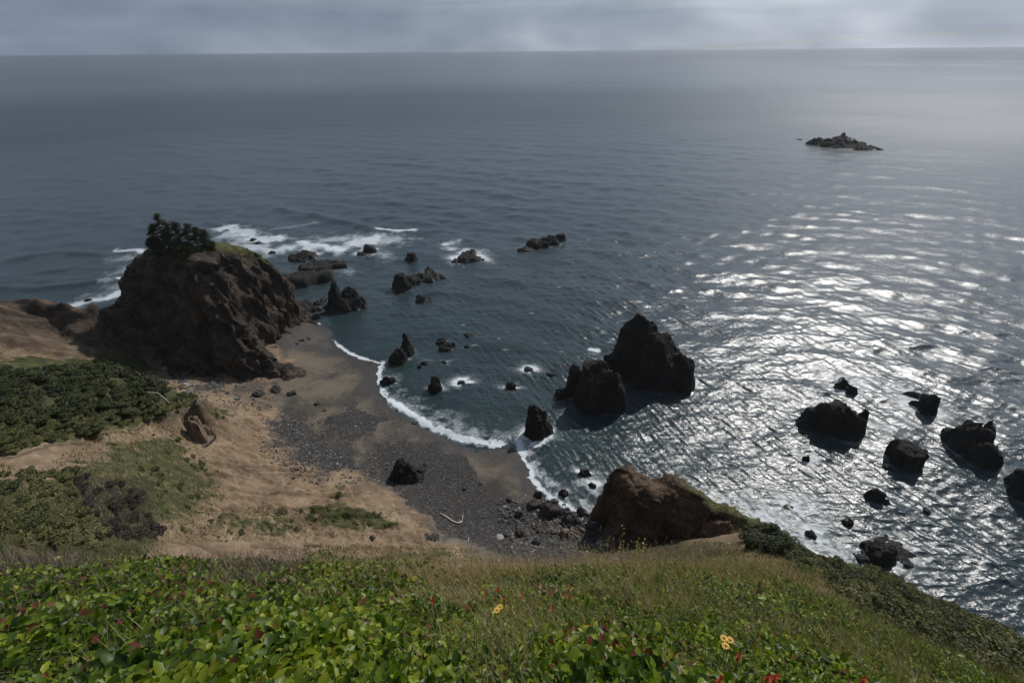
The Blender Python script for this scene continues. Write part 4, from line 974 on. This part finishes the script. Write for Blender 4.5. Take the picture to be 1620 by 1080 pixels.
# left knoll thicket
scatter('evergreen_shrub', M_SHRUB, fill([(-60, 590), (60, 588), (150, 586), (225, 600), (255, 618), (230, 645), (150, 655), (60, 668), (-60, 680)], 95, 1.6, 3.4, 3, .75, 38),
        'dark evergreen shrub in the dense thicket on the left knoll', 'evergreen shrubs of the left knoll thicket', leaves=5200, blobs=12, size=.045, variants=4, zz=38, rzf=.55)
scatter('heath_shrub', M_SHRUBL, fill([(-60, 672), (60, 672), (150, 655), (230, 638), (290, 622), (308, 634), (296, 641), (240, 656), (150, 681), (60, 698), (-60, 722)], 110, 1.0, 1.9, 5, .7, 38),
        'pale green heath shrub along the turf lip of the left knoll', 'heath shrubs along the turf lip', leaves=2600, blobs=10, size=.06, variants=4, zz=38, rzf=.42)
scatter('windswept_spruce', M_CONIF, [(168, 590, 3.4, 'low windswept spruce jutting out highest from the back of the left knoll'), (190, 592, 3.2, 'low windswept spruce right of the highest one behind the left knoll'), (215, 602, 2.8, 'low windswept spruce nearest the headland on the left knoll'), (150, 600, 2.6, 'low windswept spruce left of the highest one behind the left knoll'), (284, 628, 1.5, 'small round bush alone near the tip of the left knoll')],
        '', 'windswept spruces on the left knoll', 'tree', leaves=4200, blobs=18, size=.065, rzf=.75, variants=3, zz=35, rr_=.7)
# lower left bushes
scatter('green_bush', M_SHRUBL, fill([(-40, 745), (110, 745), (125, 800), (150, 855), (60, 862), (-40, 862)], 46, .9, 2.0, 7, .8, 50),
        'mid-green bush on the lower left slope above the foreground leaves', 'green bushes on the lower left slope', leaves=2600, size=.06, variants=3, zz=50, rzf=.5)
scatter('bare_brush', M_GREY, fill([(118, 755), (200, 762), (235, 800), (250, 858), (160, 855), (115, 800)], 34, .8, 1.7, 9, .8, 45),
        'grey leafless brush in the dark patch on the lower left slope', 'leafless grey brush of the dark patch', leaves=2600, size=.05, variants=3, zz=45, rzf=.55)
scatter('slope_shrub', M_SHRUBL, fill([(230, 680), (285, 690), (330, 740), (330, 790), (260, 820), (200, 740)], 26, .5, 1.2, 11, 1.2, 35) + fill([(470, 800), (560, 800), (640, 825), (600, 835), (470, 815)], 14, .35, .8, 12, 1.0, 15) + fill([(300, 810), (500, 812), (480, 850), (280, 850)], 12, .4, 1.0, 13, 1.2, 20) + [(535, 780, .8), (528, 788, .7), (342, 655, .8), (352, 660, .7)],
        'small low shrub dotted on the tan eroded slope', 'small shrubs dotted over the eroded slope', leaves=1200, size=.09, variants=3, zz=25, rzf=.45)
# right thicket and spur
scatter('evergreen_bush', M_SHRUB, [(1186, 856, 2.2), (1200, 848, 2.6), (1215, 856, 2.7), (1232, 861, 2.6), (1246, 868, 2.3), (1205, 866, 2.3), (1225, 874, 2.3), (1245, 880, 2.0), (1260, 878, 1.8), (1192, 868, 1.9), (1262, 890, 1.6)],
        'dark evergreen bush of the thicket joining the brown outcrop and the green spur', 'evergreen bushes beside the brown outcrop', leaves=4000, blobs=16, size=.05, variants=3, zz=22, rzf=1.25)
scatter('young_spruce', M_CONIF, [(1232, 848, 1.3, 'pointed young spruce sticking up from the evergreen thicket'), (1297, 884, .8, 'tiny pointed spruce on the crest of the green spur'), (1190, 838, 1.4, 'rounded spruce at the left end of the evergreen thicket')], '', None, 'tree', leaves=1500, size=.08, variants=3, zz=22, rzf=1.6)
scatter('spur_shrub', M_SHRUBL, fill([(1255, 868), (1300, 876), (1400, 900), (1500, 948), (1625, 1015), (1640, 1060), (1560, 1060), (1450, 1010), (1350, 950), (1290, 912), (1262, 898)], 190, .45, 1.5, 15, 1.0, 30),
        'rounded green shrub covering the right-hand spur above the sea', 'shrubs covering the right-hand spur', leaves=1800, size=.07, variants=4, zz=30, rzf=.55)
scatter('dark_spur_shrub', M_SHRUB, fill([(1255, 872), (1300, 885), (1400, 915), (1500, 965), (1600, 1020), (1560, 1025), (1440, 960), (1300, 905)], 45, .7, 1.5, 17, 1.1, 30),
        'darker evergreen shrub among the green ones on the right-hand spur', 'dark shrubs on the right-hand spur', leaves=2200, size=.065, variants=3, zz=30, rzf=.6)
# headland trees
def conifer(u, v, h, rx, label, seed, lean=.15, bare=.12):
    r2 = np.random.RandomState(seed); p = lod(u, v, HR, 40.0); root = empty('spruce_tree', p - (0, 0, .3))
    tp = [(0, 0, 0), (lean * h * .3, 0, h * .35), (lean * h * .7, 0, h * .7), (lean * h, 0, h)]
    L = [tube(tp, [.22, .17, .1, .03], 6)]; A = []; T = []
    for i in range(26):
        k = bare + (1 - bare) * (i / 25) ** .9; z = h * k; a = r2.uniform(0, 6.28); ln = .85 * rx * (1.05 - k) ** .45 * r2.uniform(.6, 1.15)
        x0 = lean * z; e = np.array([x0 + math.cos(a) * ln, math.sin(a) * ln, z + ln * r2.uniform(-.1, .15)])
        L.append(tube([(x0, 0, z), (x0 + math.cos(a) * ln * .5, math.sin(a) * ln * .5, z + .1), e], [.06, .04, .015], 4))
        for j in range(150):
            t = r2.uniform(.25, 1.05); q = np.array([x0, 0, z]) * (1 - t) + e * t + r2.normal(size=3) * (.30, .30, .16) * (1 + .25 * rx * .5); A.append(q); T.append(np.clip(r2.normal(.45, .22) + .1 * (k - .5), 0, 1))
    A = np.array(A); nn = r2.normal(size=A.shape) * .6 + (0, 0, 1); nn /= np.linalg.norm(nn, axis=1, keepdims=True)
    V, Fq = quads_at(A, nn, r2.uniform(.08, .18, len(A)), r2)
    mesh_np('crown', V, Fq, M_CONIF, False, root, dict(tone=np.repeat(T, 4))); v, f = merge(L); mesh_np('trunk', v, f, M_BARK, parent=root)
    tag(root, label, 'tree', 'spruces on the headland summit')
for i, (u, v, h, rx, lb) in enumerate([(262, 392, 11.5, 2.8, 'tallest spruce of the clump on the headland summit'), (246, 392, 8.0, 2.4, 'spruce just left of the tallest in the summit clump'), (276, 396, 9.5, 3.4, 'broad spruce directly right of the tallest in the summit clump'), (290, 395, 9.5, 3.4, 'second broad spruce right of the tallest one on the summit'),
        (303, 396, 9, 3.4, 'spruce in the middle right of the summit clump'), (315, 394, 7.5, 3.2, 'lower spruce near the right end of the summit clump'), (327, 391, 6.2, 2.8, 'lowest spruce at the right end of the summit clump'),
        (270, 402, 7.5, 3.2, 'short front spruce below the tallest at the cliff rim'), (286, 405, 6.4, 3.2, 'short front spruce in the middle of the cliff rim'), (254, 400, 6, 2.6, 'short front spruce at the left of the cliff rim'), (240, 397, 4.2, 1.5, 'small left-end spruce of the clump beside the dead snag'), (336, 393, 2.4, 1.6, 'knee-high wind-clipped spruce trailing off the right of the clump')]):
    conifer(u, v, h, rx, lb, 300 + i, lean=rs.uniform(-.02, .16), bare=.05 if i != 10 else .4)
def snag():
    p = lod(238, 392, HR, 40.0); r = empty('dead_snag', p)
    v, f = tube([(0, 0, -.5), (-.4, 0, 3.6), (-1.0, 0, 7.4), (-1.9, 0, 11.4)], [.26, .2, .13, .04], 7); mesh_np('trunk', v, f, M_DEAD, parent=r)
    for a, z, l in ((.4, 3, 1.3), (2.8, 5.0, .8), (.2, 6.4, .9), (3.5, 2.2, .7)):
        v, f = tube([(-.1 * z, 0, z), (-.1 * z + math.cos(a) * l, math.sin(a) * l * .4, z + l * .5)], [.07, .02], 5); mesh_np('branch', v, f, M_DEAD, parent=r)
    tag(r, 'bare dead tree trunk leaning left of the spruces on the headland', 'dead tree')
snag()
def curve3(uvs, zz, lift):
    out = []
    for (u, v) in uvs: q = lod(u, v, None, zz); out.append((q[0], q[1], q[2] + lift))
    return np.array(out)
c = curve3([(697, 813), (706, 818), (716, 825), (724, 828), (731, 826)], 5, .22); v, f = tube(c - c[0], [.16, .2, .2, .18, .24], 8)
r = empty('driftwood_log', c[0]); mesh_np('log', v, f, M_DRIFT, parent=r); q = curve3([(731, 826), (733, 817)], 5, .25) - c[0]; q[1][2] += .5; v, f = tube(q, [.12, .05], 6); mesh_np('branch', v, f, M_DRIFT, parent=r)
tag(r, 'bleached white driftwood log lying bent on the dark pebbles', 'driftwood')
c = curve3([(740, 858), (742, 850)], 5, .2); v, f = tube(c - c[0], [.08, .06], 6); o = mesh_np('driftwood_stick', v, f, M_DRIFT); o.location = c[0]; tag(o, 'short pale stick on the pebbles below the driftwood log', 'driftwood')
c = curve3([(226, 628), (240, 627), (252, 628), (262, 636), (270, 641)], 35, 1.1); c[0][2] += .5; c[-1][2] -= .9; v, f = tube(c - c[0], [.07, .14, .2, .24, .3], 8)
r = empty('fallen_trunk', c[0]); mesh_np('trunk', v, f, M_DEAD, parent=r); v, f = tube([c[2] - c[0], c[2] - c[0] + (.2, .3, .9)], [.1, .03], 5); mesh_np('branch', v, f, M_DEAD, parent=r)
tag(r, 'pale dead trunk lying across the green tip of the left knoll', 'dead tree')
# eroded tan crag under the knoll tip
ck = rock([(315, 700, 652, 16, .8, 2.6), (302, 690, 655, 14, .8, 2.6), (326, 690, 668, 9, .8, 3)], 'pale fractured crag under the tip of the left knoll', 'rock_crag', mat=M_ROCK3, z0=float(lod(312, 698, None, 22)[2]) - .5, foam=0, res=70, rough=1.5)

# ------------------------------------------------------------------ foreground plants
def leaves_mesh(P, yaw, pitch, roll, L, Wd, tone):
    n = len(P)
    # ovate leaf along +x
    base = np.array([(0, 0, 0), (.28, .85, .10), (.30, 0, -.02), (.28, -.85, .10), (.66, .80, .07), (.68, 0, -.03), (.66, -.80, .07), (1.0, 0, -.12)])
    V = base[None] * np.stack([L, Wd * .5, L], -1)[:, None]
    def rot(V, a, i, j):
        c, s = np.cos(a)[:, None], np.sin(a)[:, None]; q = V.copy(); q[..., i] = V[..., i] * c - V[..., j] * s; q[..., j] = V[..., i] * s + V[..., j] * c; return q
    V = rot(V, roll, 1, 2); V = rot(V, pitch, 0, 2); V = rot(V, yaw, 0, 1); V = V + P[:, None]
    Fq = np.array([(0, 2, 1), (0, 3, 2), (1, 2, 5), (1, 5, 4), (2, 3, 6), (2, 6, 5), (4, 5, 7), (5, 6, 7)])
    return V.reshape(-1, 3), (Fq[None] + (np.arange(n) * 8)[:, None, None]).reshape(-1, 3), np.repeat(tone, 8)
def sample_near(n, r0, r1, seed, dens):
    q = np.random.RandomState(seed); out = []; c = 0
    while c < n:
        m_ = 60000; r = r0 * (r1 / r0) ** q.rand(m_); a = np.radians(q.uniform(-64, 62, m_)); x = r * np.sin(a); y = r * np.cos(a); z = GH(x, y)
        u, v, d = proj(np.stack([x, y, z], -1)); k = (u > -160) & (u < 1780) & (v < 1330) & (d > .3) & (dens(u, v, x, y) > q.rand(m_))
        o = np.stack([x, y, z, u, v], -1)[k]; out.append(o); c += len(o)
        if len(out) > 40: break
    return np.concatenate(out)[:n]
def salal_d(u, v, x, y):
    d = sst(720, 520, u + 60 * vn(x * 1.2, y * 1.2, s=3)) * 1.0
    d = np.maximum(d, sst(905, 950, v + 30 * vn(x * 1.4, y * 1.4, s=4)) * sst(1350, 1000, u + 80 * vn(x, y, s=5)) * .95)
    d = np.maximum(d, .75 * sst(.05, .35, vn(x * .9 + 5, y * .9, s=6)) * sst(880, 900, v) * sst(1420, 1250, u) * (u > 850))
    d = np.maximum(d, .6 * sst(.3, .5, vn(x * 1.3 + 9, y * 1.3, s=8)) * (u > 600))
    return d * sst(13, 9, np.hypot(x, y))
def build_salal():
    S = sample_near(72000, .7, 12, 31, salal_d); n = len(S); q = np.random.RandomState(8)
    hmax = .24 + .13 * vn(S[:, 0] * 1.3, S[:, 1] * 1.3, s=12) + .06 * vn(S[:, 0] * 4, S[:, 1] * 4, s=13)
    hmax *= np.where(S[:, 3] > 700, .75, 1.0) * (1 - .7 * sst(.2, .55, vn(S[:, 0] * 1.7, S[:, 1] * 1.7, s=19)))
    h = hmax * q.beta(3.2, 1.3, n)
    r = np.hypot(S[:, 0], S[:, 1])
    L = np.clip(q.normal(.055, .015, n), .025, .09) * (1 + .0 * r)
    P = S[:, :3] + np.stack([q.normal(0, .01, n), q.normal(0, .01, n), h], -1)
    base = np.clip(q.beta(1.7, 1.6, n) * .86 + .22 * vn(S[:, 0] * 3, S[:, 1] * 3, s=15) + .16 * vn(S[:, 0] * .9, S[:, 1] * .9, s=16) - .2 * (1 - h / hmax) , 0, .86)  # random leaf tone, plus painted shade: darker patches and darker low leaves
    redp = .03 + .20 * sst(.25, .6, vn(S[:, 0] * 1.1, S[:, 1] * 1.1, s=17)) + .10 * (1 - h / hmax) + .12 * (S[:, 3] < 380) * sst(900, 870, S[:, 4])
    tone = np.where(q.rand(n) < redp, q.uniform(.88, 1.0, n), base)
    V, Fq, T = leaves_mesh(P, q.uniform(0, 6.28, n), q.normal(.25, .45, n), q.normal(0, .5, n), L, L * q.uniform(.62, .8, n), tone)
    tag(mesh_np('salal_leaves', V, Fq, M_SALAL, True, None, dict(tone=T)), 'glossy green salal ground cover filling the front of the slope', 'ground cover', kind='stuff')
    # stems
    k = q.choice(n, 5200, replace=False); B0 = S[k, :3]; T0 = P[k] + q.normal(0, .03, (len(k), 3)); a = np.stack([np.full(len(k), .0022), np.zeros(len(k)), np.zeros(len(k))], -1)
    V = np.stack([B0 - a, B0 + a, T0 + a * .6, T0 - a * .6], 1).reshape(-1, 3); Fq = (np.arange(len(k)) * 4)[:, None] + np.array([0, 1, 2, 3])
    tag(mesh_np('salal_twigs', V, Fq, M_GREY, False, None, dict(tone=np.repeat(q.uniform(.3, 1, len(k)), 4))), 'thin brown twigs under the salal leaves', 'ground cover', kind='stuff')
build_salal()
def blades(P, H, Wd, lean, yaw, tone, tip=0.15):
    n = len(P); d = np.stack([np.cos(yaw), np.sin(yaw), 0 * yaw], -1); s = np.stack([-np.sin(yaw + .6), np.cos(yaw + .6), 0 * yaw], -1)
    V = []
    for t, w_ in ((0, 1), (.38, .85), (.74, .55), (1, 0)):
        c = P + d * (lean * H * t ** 1.9)[:, None] + np.array([0, 0, 1]) * (H * t * (1 - .22 * lean * t))[:, None]
        if w_ == 0: V.append(c)
        else: V += [c - s * (Wd * w_ / 2)[:, None], c + s * (Wd * w_ / 2)[:, None]]
    V = np.stack(V, 1); Fq = np.array([(0, 1, 3), (0, 3, 2), (2, 3, 5), (2, 5, 4), (4, 5, 6)])
    return V.reshape(-1, 3), (Fq[None] + (np.arange(n) * 7)[:, None, None]).reshape(-1, 3), np.repeat(tone, 7)
def wind(n, q): return q.normal(2.6, .9, n)
def build_grass():
    q = np.random.RandomState(77)
    S = sample_near(5200, 2.6, 9, 47, lambda u, v, x, y: sst(560, 300, u + 80 * vn(x * 2, y * 2, s=3)) * sst(985, 900, v) * np.clip(.3 + vn(x * 2, y * 2, s=94), .05, 1)); n = len(S)
    V, Fq, T = blades(S[:, :3], q.uniform(.22, .52, n), q.uniform(.003, .007, n), q.uniform(0, .7, n), q.uniform(0, 6.28, n), q.uniform(.3, 1, n))
    tag(mesh_np('dead_twigs', V, Fq, M_TWIG, True, None, dict(tone=T)), 'grey brown dead twigs sticking out of the leaves at the left brow', 'ground cover', kind='stuff')
    # dry grass on the brow
    dd = lambda u, v, x, y: sst(430, 620, u + 40 * vn(x * 2, y * 2, s=3)) * sst(1010, 900, v + 20 * vn(x * 2, y * 2, s=33)) * (1 - .75 * sst(.1, .4, vn(x * .9 + 5, y * .9, s=6)) * (u > 850)) + .04
    S = sample_near(30000, 2.0, 13, 41, lambda u, v, x, y: dd(u, v, x, y) * np.clip(.45 + .9 * vn(x * 2.2, y * 2.2, s=91) + .5 * vn(x * 6, y * 6, s=92), 0.03, 1)); n = len(S)
    V, Fq, T = blades(S[:, :3], (.45 + .55 * sst(1.2, 4.5, np.hypot(S[:, 0], S[:, 1]))) * q.uniform(.10, .40, n) * (1 + .35 * vn(S[:, 0] * 2, S[:, 1] * 2, s=93)), q.uniform(.0035, .007, n), q.uniform(.1, .8, n), wind(n, q), np.clip(q.normal(.80, .16, n), 0, 1))
    tag(mesh_np('dry_grass', V, Fq, M_GRASS, True, None, dict(tone=T)), 'dry straw-coloured grass on the brow of the slope', 'grass', kind='stuff')
    gd = lambda u, v, x, y: (.12 + .88 * sst(620, 980, u + 60 * vn(x * 1.2, y * 1.2, s=3))) * np.clip(.4 + 1.2 * vn(x * 2.6, y * 2.6, s=96) + .5 * vn(x * 7, y * 7, s=97), .02, 1)
    S = sample_near(20000, .8, 13, 43, gd); n = len(S)
    V, Fq, T = blades(S[:, :3], (.45 + .55 * sst(1.2, 4.5, np.hypot(S[:, 0], S[:, 1]))) * q.uniform(.10, .42, n) * (1 + .4 * vn(S[:, 0] * 2.6, S[:, 1] * 2.6, s=96)), q.uniform(.003, .009, n), q.uniform(.2, 1.1, n), wind(n, q), np.clip(q.normal(.45, .26, n) + .25 * vn(S[:, 0] * 1.5, S[:, 1] * 1.5, s=98), 0, 1))
    tag(mesh_np('green_grass', V, Fq, M_GRASS, True, None, dict(tone=T)), 'long green grass mixed with low plants on the near slope', 'grass', kind='stuff')
    # straw stalks with feathery heads along the crest
    S = sample_near(1500, 3.0, 12, 49, lambda u, v, x, y: sst(520, 660, u + 40 * vn(x * 2, y * 2, s=3)) * sst(1340, 1240, u) * sst(960, 900, v) * np.clip(.35 + vn(x * 1.6, y * 1.6, s=95), .04, 1)); n = len(S)
    Hh = q.uniform(.28, .62, n); yw = wind(n, q); ln_ = q.uniform(.1, .5, n); V, Fq, T = blades(S[:, :3], Hh, np.full(n, .0045), ln_, yw, q.uniform(.75, 1, n))
    top = V.reshape(n, 7, 3)[:, 6]; m8 = np.repeat(top, 7, 0) + q.normal(0, 1, (n * 7, 3)) * (.007, .007, .030); V2, F2, T2 = leaves_mesh(m8, q.uniform(0, 6.28, n * 7), q.uniform(.6, 1.4, n * 7), np.zeros(n * 7), np.full(n * 7, .028), np.full(n * 7, .009), q.uniform(.8, 1, n * 7))
    Fq = np.vstack([Fq, F2 + len(V)]); V = np.vstack([V, V2]); T = np.r_[T, T2]
    tag(mesh_np('seed_grass', V, Fq, M_GRASS, True, None, dict(tone=T)), 'straw-brown grass with feathery seed heads along the crest', 'grass', kind='stuff')
    # low herbs: small leaves through the grass
    hd = lambda u, v, x, y: .25 + .75 * sst(700, 1000, u)
    S = sample_near(42000, .8, 14, 45, hd); n = len(S); L = np.clip(q.normal(.036, .014, n), .014, .075)
    P = S[:, :3] + np.stack([0 * L, 0 * L, q.uniform(.02, .2, n)], -1)
    V, Fq, T = leaves_mesh(P, q.uniform(0, 6.28, n), q.normal(.4, .6, n), q.normal(0, .5, n), L, L * q.uniform(.35, .7, n), np.clip(q.normal(.5, .25, n), 0, .93))
    tag(mesh_np('herb_leaves', V, Fq, M_SALAL, True, None, dict(tone=T)), 'small green herb leaves growing through the grass', 'ground cover', kind='stuff')
    # mid distance turf on the spur and slopes
    S = []
    for pl, k, zz in (([(1200, 870), (1300, 880), (1420, 905), (1560, 980), (1660, 1050), (1660, 1120), (1450, 1060), (1250, 960), (1180, 900)], 16000, 40), (P_GRASSL, 7000, 45), ([(300, 800), (640, 805), (640, 850), (270, 860)], 1500, 18), ([(480, 862), (760, 868), (760, 890), (480, 890)], 1500, 10), ([(1000, 862), (1060, 856), (1160, 858), (1240, 872), (1330, 925), (1240, 930), (1000, 900)], 9000, 10)):
        us = np.clip([p[0] for p in pl], -100, 1700); vs = np.clip([p[1] for p in pl], 0, 1120); u = q.uniform(us.min(), us.max(), 4 * k); v = q.uniform(vs.min(), vs.max(), 4 * k); a = inpoly(u, v, pl); u = u[a][:k]; v = v[a][:k]
        p, ok = hit(u, v, n=400); S.append(p[ok])
    S = np.concatenate(S); n = len(S); r = np.linalg.norm(S - CAM, axis=1)
    V, Fq, T = blades(S - (0, 0, .05), q.uniform(.2, .5, n) * sst(0, 40, r) + .15, .0011 * r * q.uniform(.6, 1.4, n), q.uniform(.2, 1, n), wind(n, q), np.clip(q.normal(.42, .25, n) + .3 * vn(S[:, 0] / 3, S[:, 1] / 3, s=9), 0, 1))
    tag(mesh_np('slope_turf', V, Fq, M_GRASS, True, None, dict(tone=T)), 'rough turf on the middle slopes', 'grass', kind='stuff')
build_grass()
def near_at(u, v, lift=0.0):
    p = lod(u, v, None, 94.0); return np.array([p[0], p[1], p[2] + lift])
def flower(u, v, kind, label):
    d = ray(u, v); t = 1.2
    for i in range(400):                    # march to a point 0.3 m above the slope
        p = CAM + d * t
        if p[2] < GH(np.array([p[0]]), np.array([p[1]]))[0] + .36: break
        t += .05
    r = empty(kind, p - (0, 0, .34)); q = np.random.RandomState(int(u + v))
    v_, f = tube([(0, 0, 0), (.01, 0, .17), (0, 0, .32)], [.003, .0025, .002], 5); mesh_np('stem', v_, f, M_STEM, parent=r)
    if kind == 'yellow_daisy':
        n = 11; a = np.linspace(0, 6.28, n, endpoint=False); P = np.tile((0, 0, .32), (n, 1)); V, Fq, T = leaves_mesh(P.astype(float), a, np.full(n, .18), np.zeros(n), np.full(n, .026), np.full(n, .012), np.full(n, .5))
        for k in range(n): mesh_np('petal', V[k * 8:k * 8 + 8], Fq[:8], M_YEL, parent=r)
        v_, f = tube([(0, 0, .318), (0, 0, .328)], [.008, .006], 8); mesh_np('flower_centre', v_, f, M_ORA, parent=r)
    else:
        n = 26; a = q.uniform(0, 6.28, n); zz = q.uniform(.26, .34, n); P = np.stack([0 * zz, 0 * zz, zz], -1); V, Fq, T = leaves_mesh(P, a, q.uniform(.7, 1.2, n), np.zeros(n), np.full(n, .026), np.full(n, .009), np.full(n, .5))
        mesh_np('bloom', V, Fq, M_RED, parent=r)
    tag(r, label, 'flower', 'yellow daisies' if kind == 'yellow_daisy' else 'red paintbrush flowers')
def pl(name, c): 
    N = NT(name); N.set(Base_Color=c, Roughness=.5); return N.m
M_STEM = pl('stem_green', (.05, .08, .02)); M_YEL = pl('yellow_petal', (.62, .38, .03)); M_ORA = pl('orange_disc', (.35, .15, .01)); M_RED = pl('red_bract', (.46, .055, .025))
for u, v, k, lb in [(1146, 1006, 'yellow_daisy', 'largest yellow daisy low on the right of the grass'), (1156, 1009, 'yellow_daisy', 'yellow daisy touching the right side of the largest one'), (1149, 1018, 'yellow_daisy', 'yellow daisy just below the largest one'),
        (791, 957, 'yellow_daisy', 'upper right daisy of the yellow pair in the centre of the grass'), (786, 962, 'yellow_daisy', 'lower left daisy of the yellow pair in the centre of the grass'),
        (787, 929, 'paintbrush_flower', 'tallest red flower in the dry grass above the yellow daisies'), (768, 935, 'paintbrush_flower', 'red flower left of the tallest one in the dry grass'), (825, 939, 'paintbrush_flower', 'red flower right of the tallest one in the dry grass'), (797, 945, 'paintbrush_flower', 'small faded red flower directly above the yellow pair'),
        (684, 946, 'paintbrush_flower', 'red flower farthest left in the dry grass'), (901, 941, 'paintbrush_flower', 'single red flower midway between the two yellow groups'), (874, 960, 'paintbrush_flower', 'faint red flower low between the two yellow groups'),
        (1228, 1068, 'paintbrush_flower', 'brightest red flower at the bottom right of the grass'), (1216, 1067, 'paintbrush_flower', 'red flower touching the left side of the brightest one'), (1170, 1034, 'paintbrush_flower', 'deep red flower below the largest yellow daisy'), (1140, 1073, 'paintbrush_flower', 'red flower at the bottom edge below the yellow daisies'), (1366, 1074, 'paintbrush_flower', 'orange-red flower nearest the bottom edge on the right'), (1318, 980, 'paintbrush_flower', 'dull red flower high in the brown grass on the right')]:
    flower(u, v, k, lb)
def stalk(u, vb, vt, kind, label, mat, group):
    t = 4.0; d = ray(u, vb)
    for i in range(300):
        p = CAM + d * t
        if p[2] < GH(np.array([p[0]]), np.array([p[1]]))[0]: break
        t += .05
    dt = ray(u, vt); s = np.hypot(p[0], p[1]) / np.hypot(dt[0], dt[1]); h = HC + dt[2] * s - p[2]; q = np.random.RandomState(int(u)); lx = q.uniform(-.12, .16) * h
    r = empty(kind, p); c = [(0, 0, 0), (lx * .2, 0, h * .5), (lx, 0, h)]
    v_, f = tube(c, [.0045, .0035, .002], 5); mesh_np('stem', v_, f, mat, parent=r)
    if kind == 'grass_stalk':
        n = 22; k = q.uniform(.72, 1.0, n); P = np.stack([lx * k ** 1.5, 0 * k, h * k], -1); V, Fq, T = leaves_mesh(P, q.uniform(0, 6.28, n), q.uniform(.8, 1.3, n), np.zeros(n), np.full(n, .03), np.full(n, .008), np.full(n, .9)); mesh_np('seed_head', V, Fq, M_GRASS, parent=r, attrs=dict(tone=T))
    else:
        n = 8; k = np.linspace(.4, 1.0, n); P = np.stack([lx * k ** 1.5, 0 * k, h * k], -1); V, Fq, T = leaves_mesh(P, q.uniform(0, 6.28, n), q.uniform(0, .7, n), np.zeros(n), np.full(n, .055), np.full(n, .03), q.uniform(.4, .8, n))
        for j in range(n): mesh_np('leaf', V[j * 8:j * 8 + 8], Fq[:8], M_SALAL, parent=r, attrs=dict(tone=T[j * 8:j * 8 + 8]))
    tag(r, label, 'grass' if kind == 'grass_stalk' else 'plant', group)
for u, vb, vt in [(640, 905, 852), (630, 910, 866), (536, 900, 862), (566, 905, 872), (600, 900, 868), (690, 905, 868), (732, 905, 865), (745, 912, 870), (800, 905, 862), (880, 900, 855), (1040, 890, 845), (1100, 900, 846), (1107, 900, 848), (1065, 895, 850), (1082, 895, 854), (1020, 890, 858), (1190, 905, 868), (1240, 915, 880), (1330, 960, 915), (430, 905, 868), (1510, 1050, 1010)]:
    stalk(u, vb, vt, 'grass_stalk', 'tall grass stalk with a seed head rising above the brow', M_DEAD, 'tall grass stalks along the brow')
for u, vb, vt, lb in [(948, 900, 830, 'tall leafy weed in front of the brown outcrop, left of two'), (979, 900, 828, 'thin tall weed in front of the brown outcrop, right of the leafy one'), (1000, 895, 852, 'short leafy sprig poking up before the outcrop shadow, left of a pair'), (1018, 895, 852, 'short leafy sprig poking up before the outcrop shadow, right of a pair'), (1143, 915, 866, 'lone leafy weed above the grass near the tan saddle')]:
    stalk(u, vb, vt, 'tall_weed', lb, M_STEM, None)
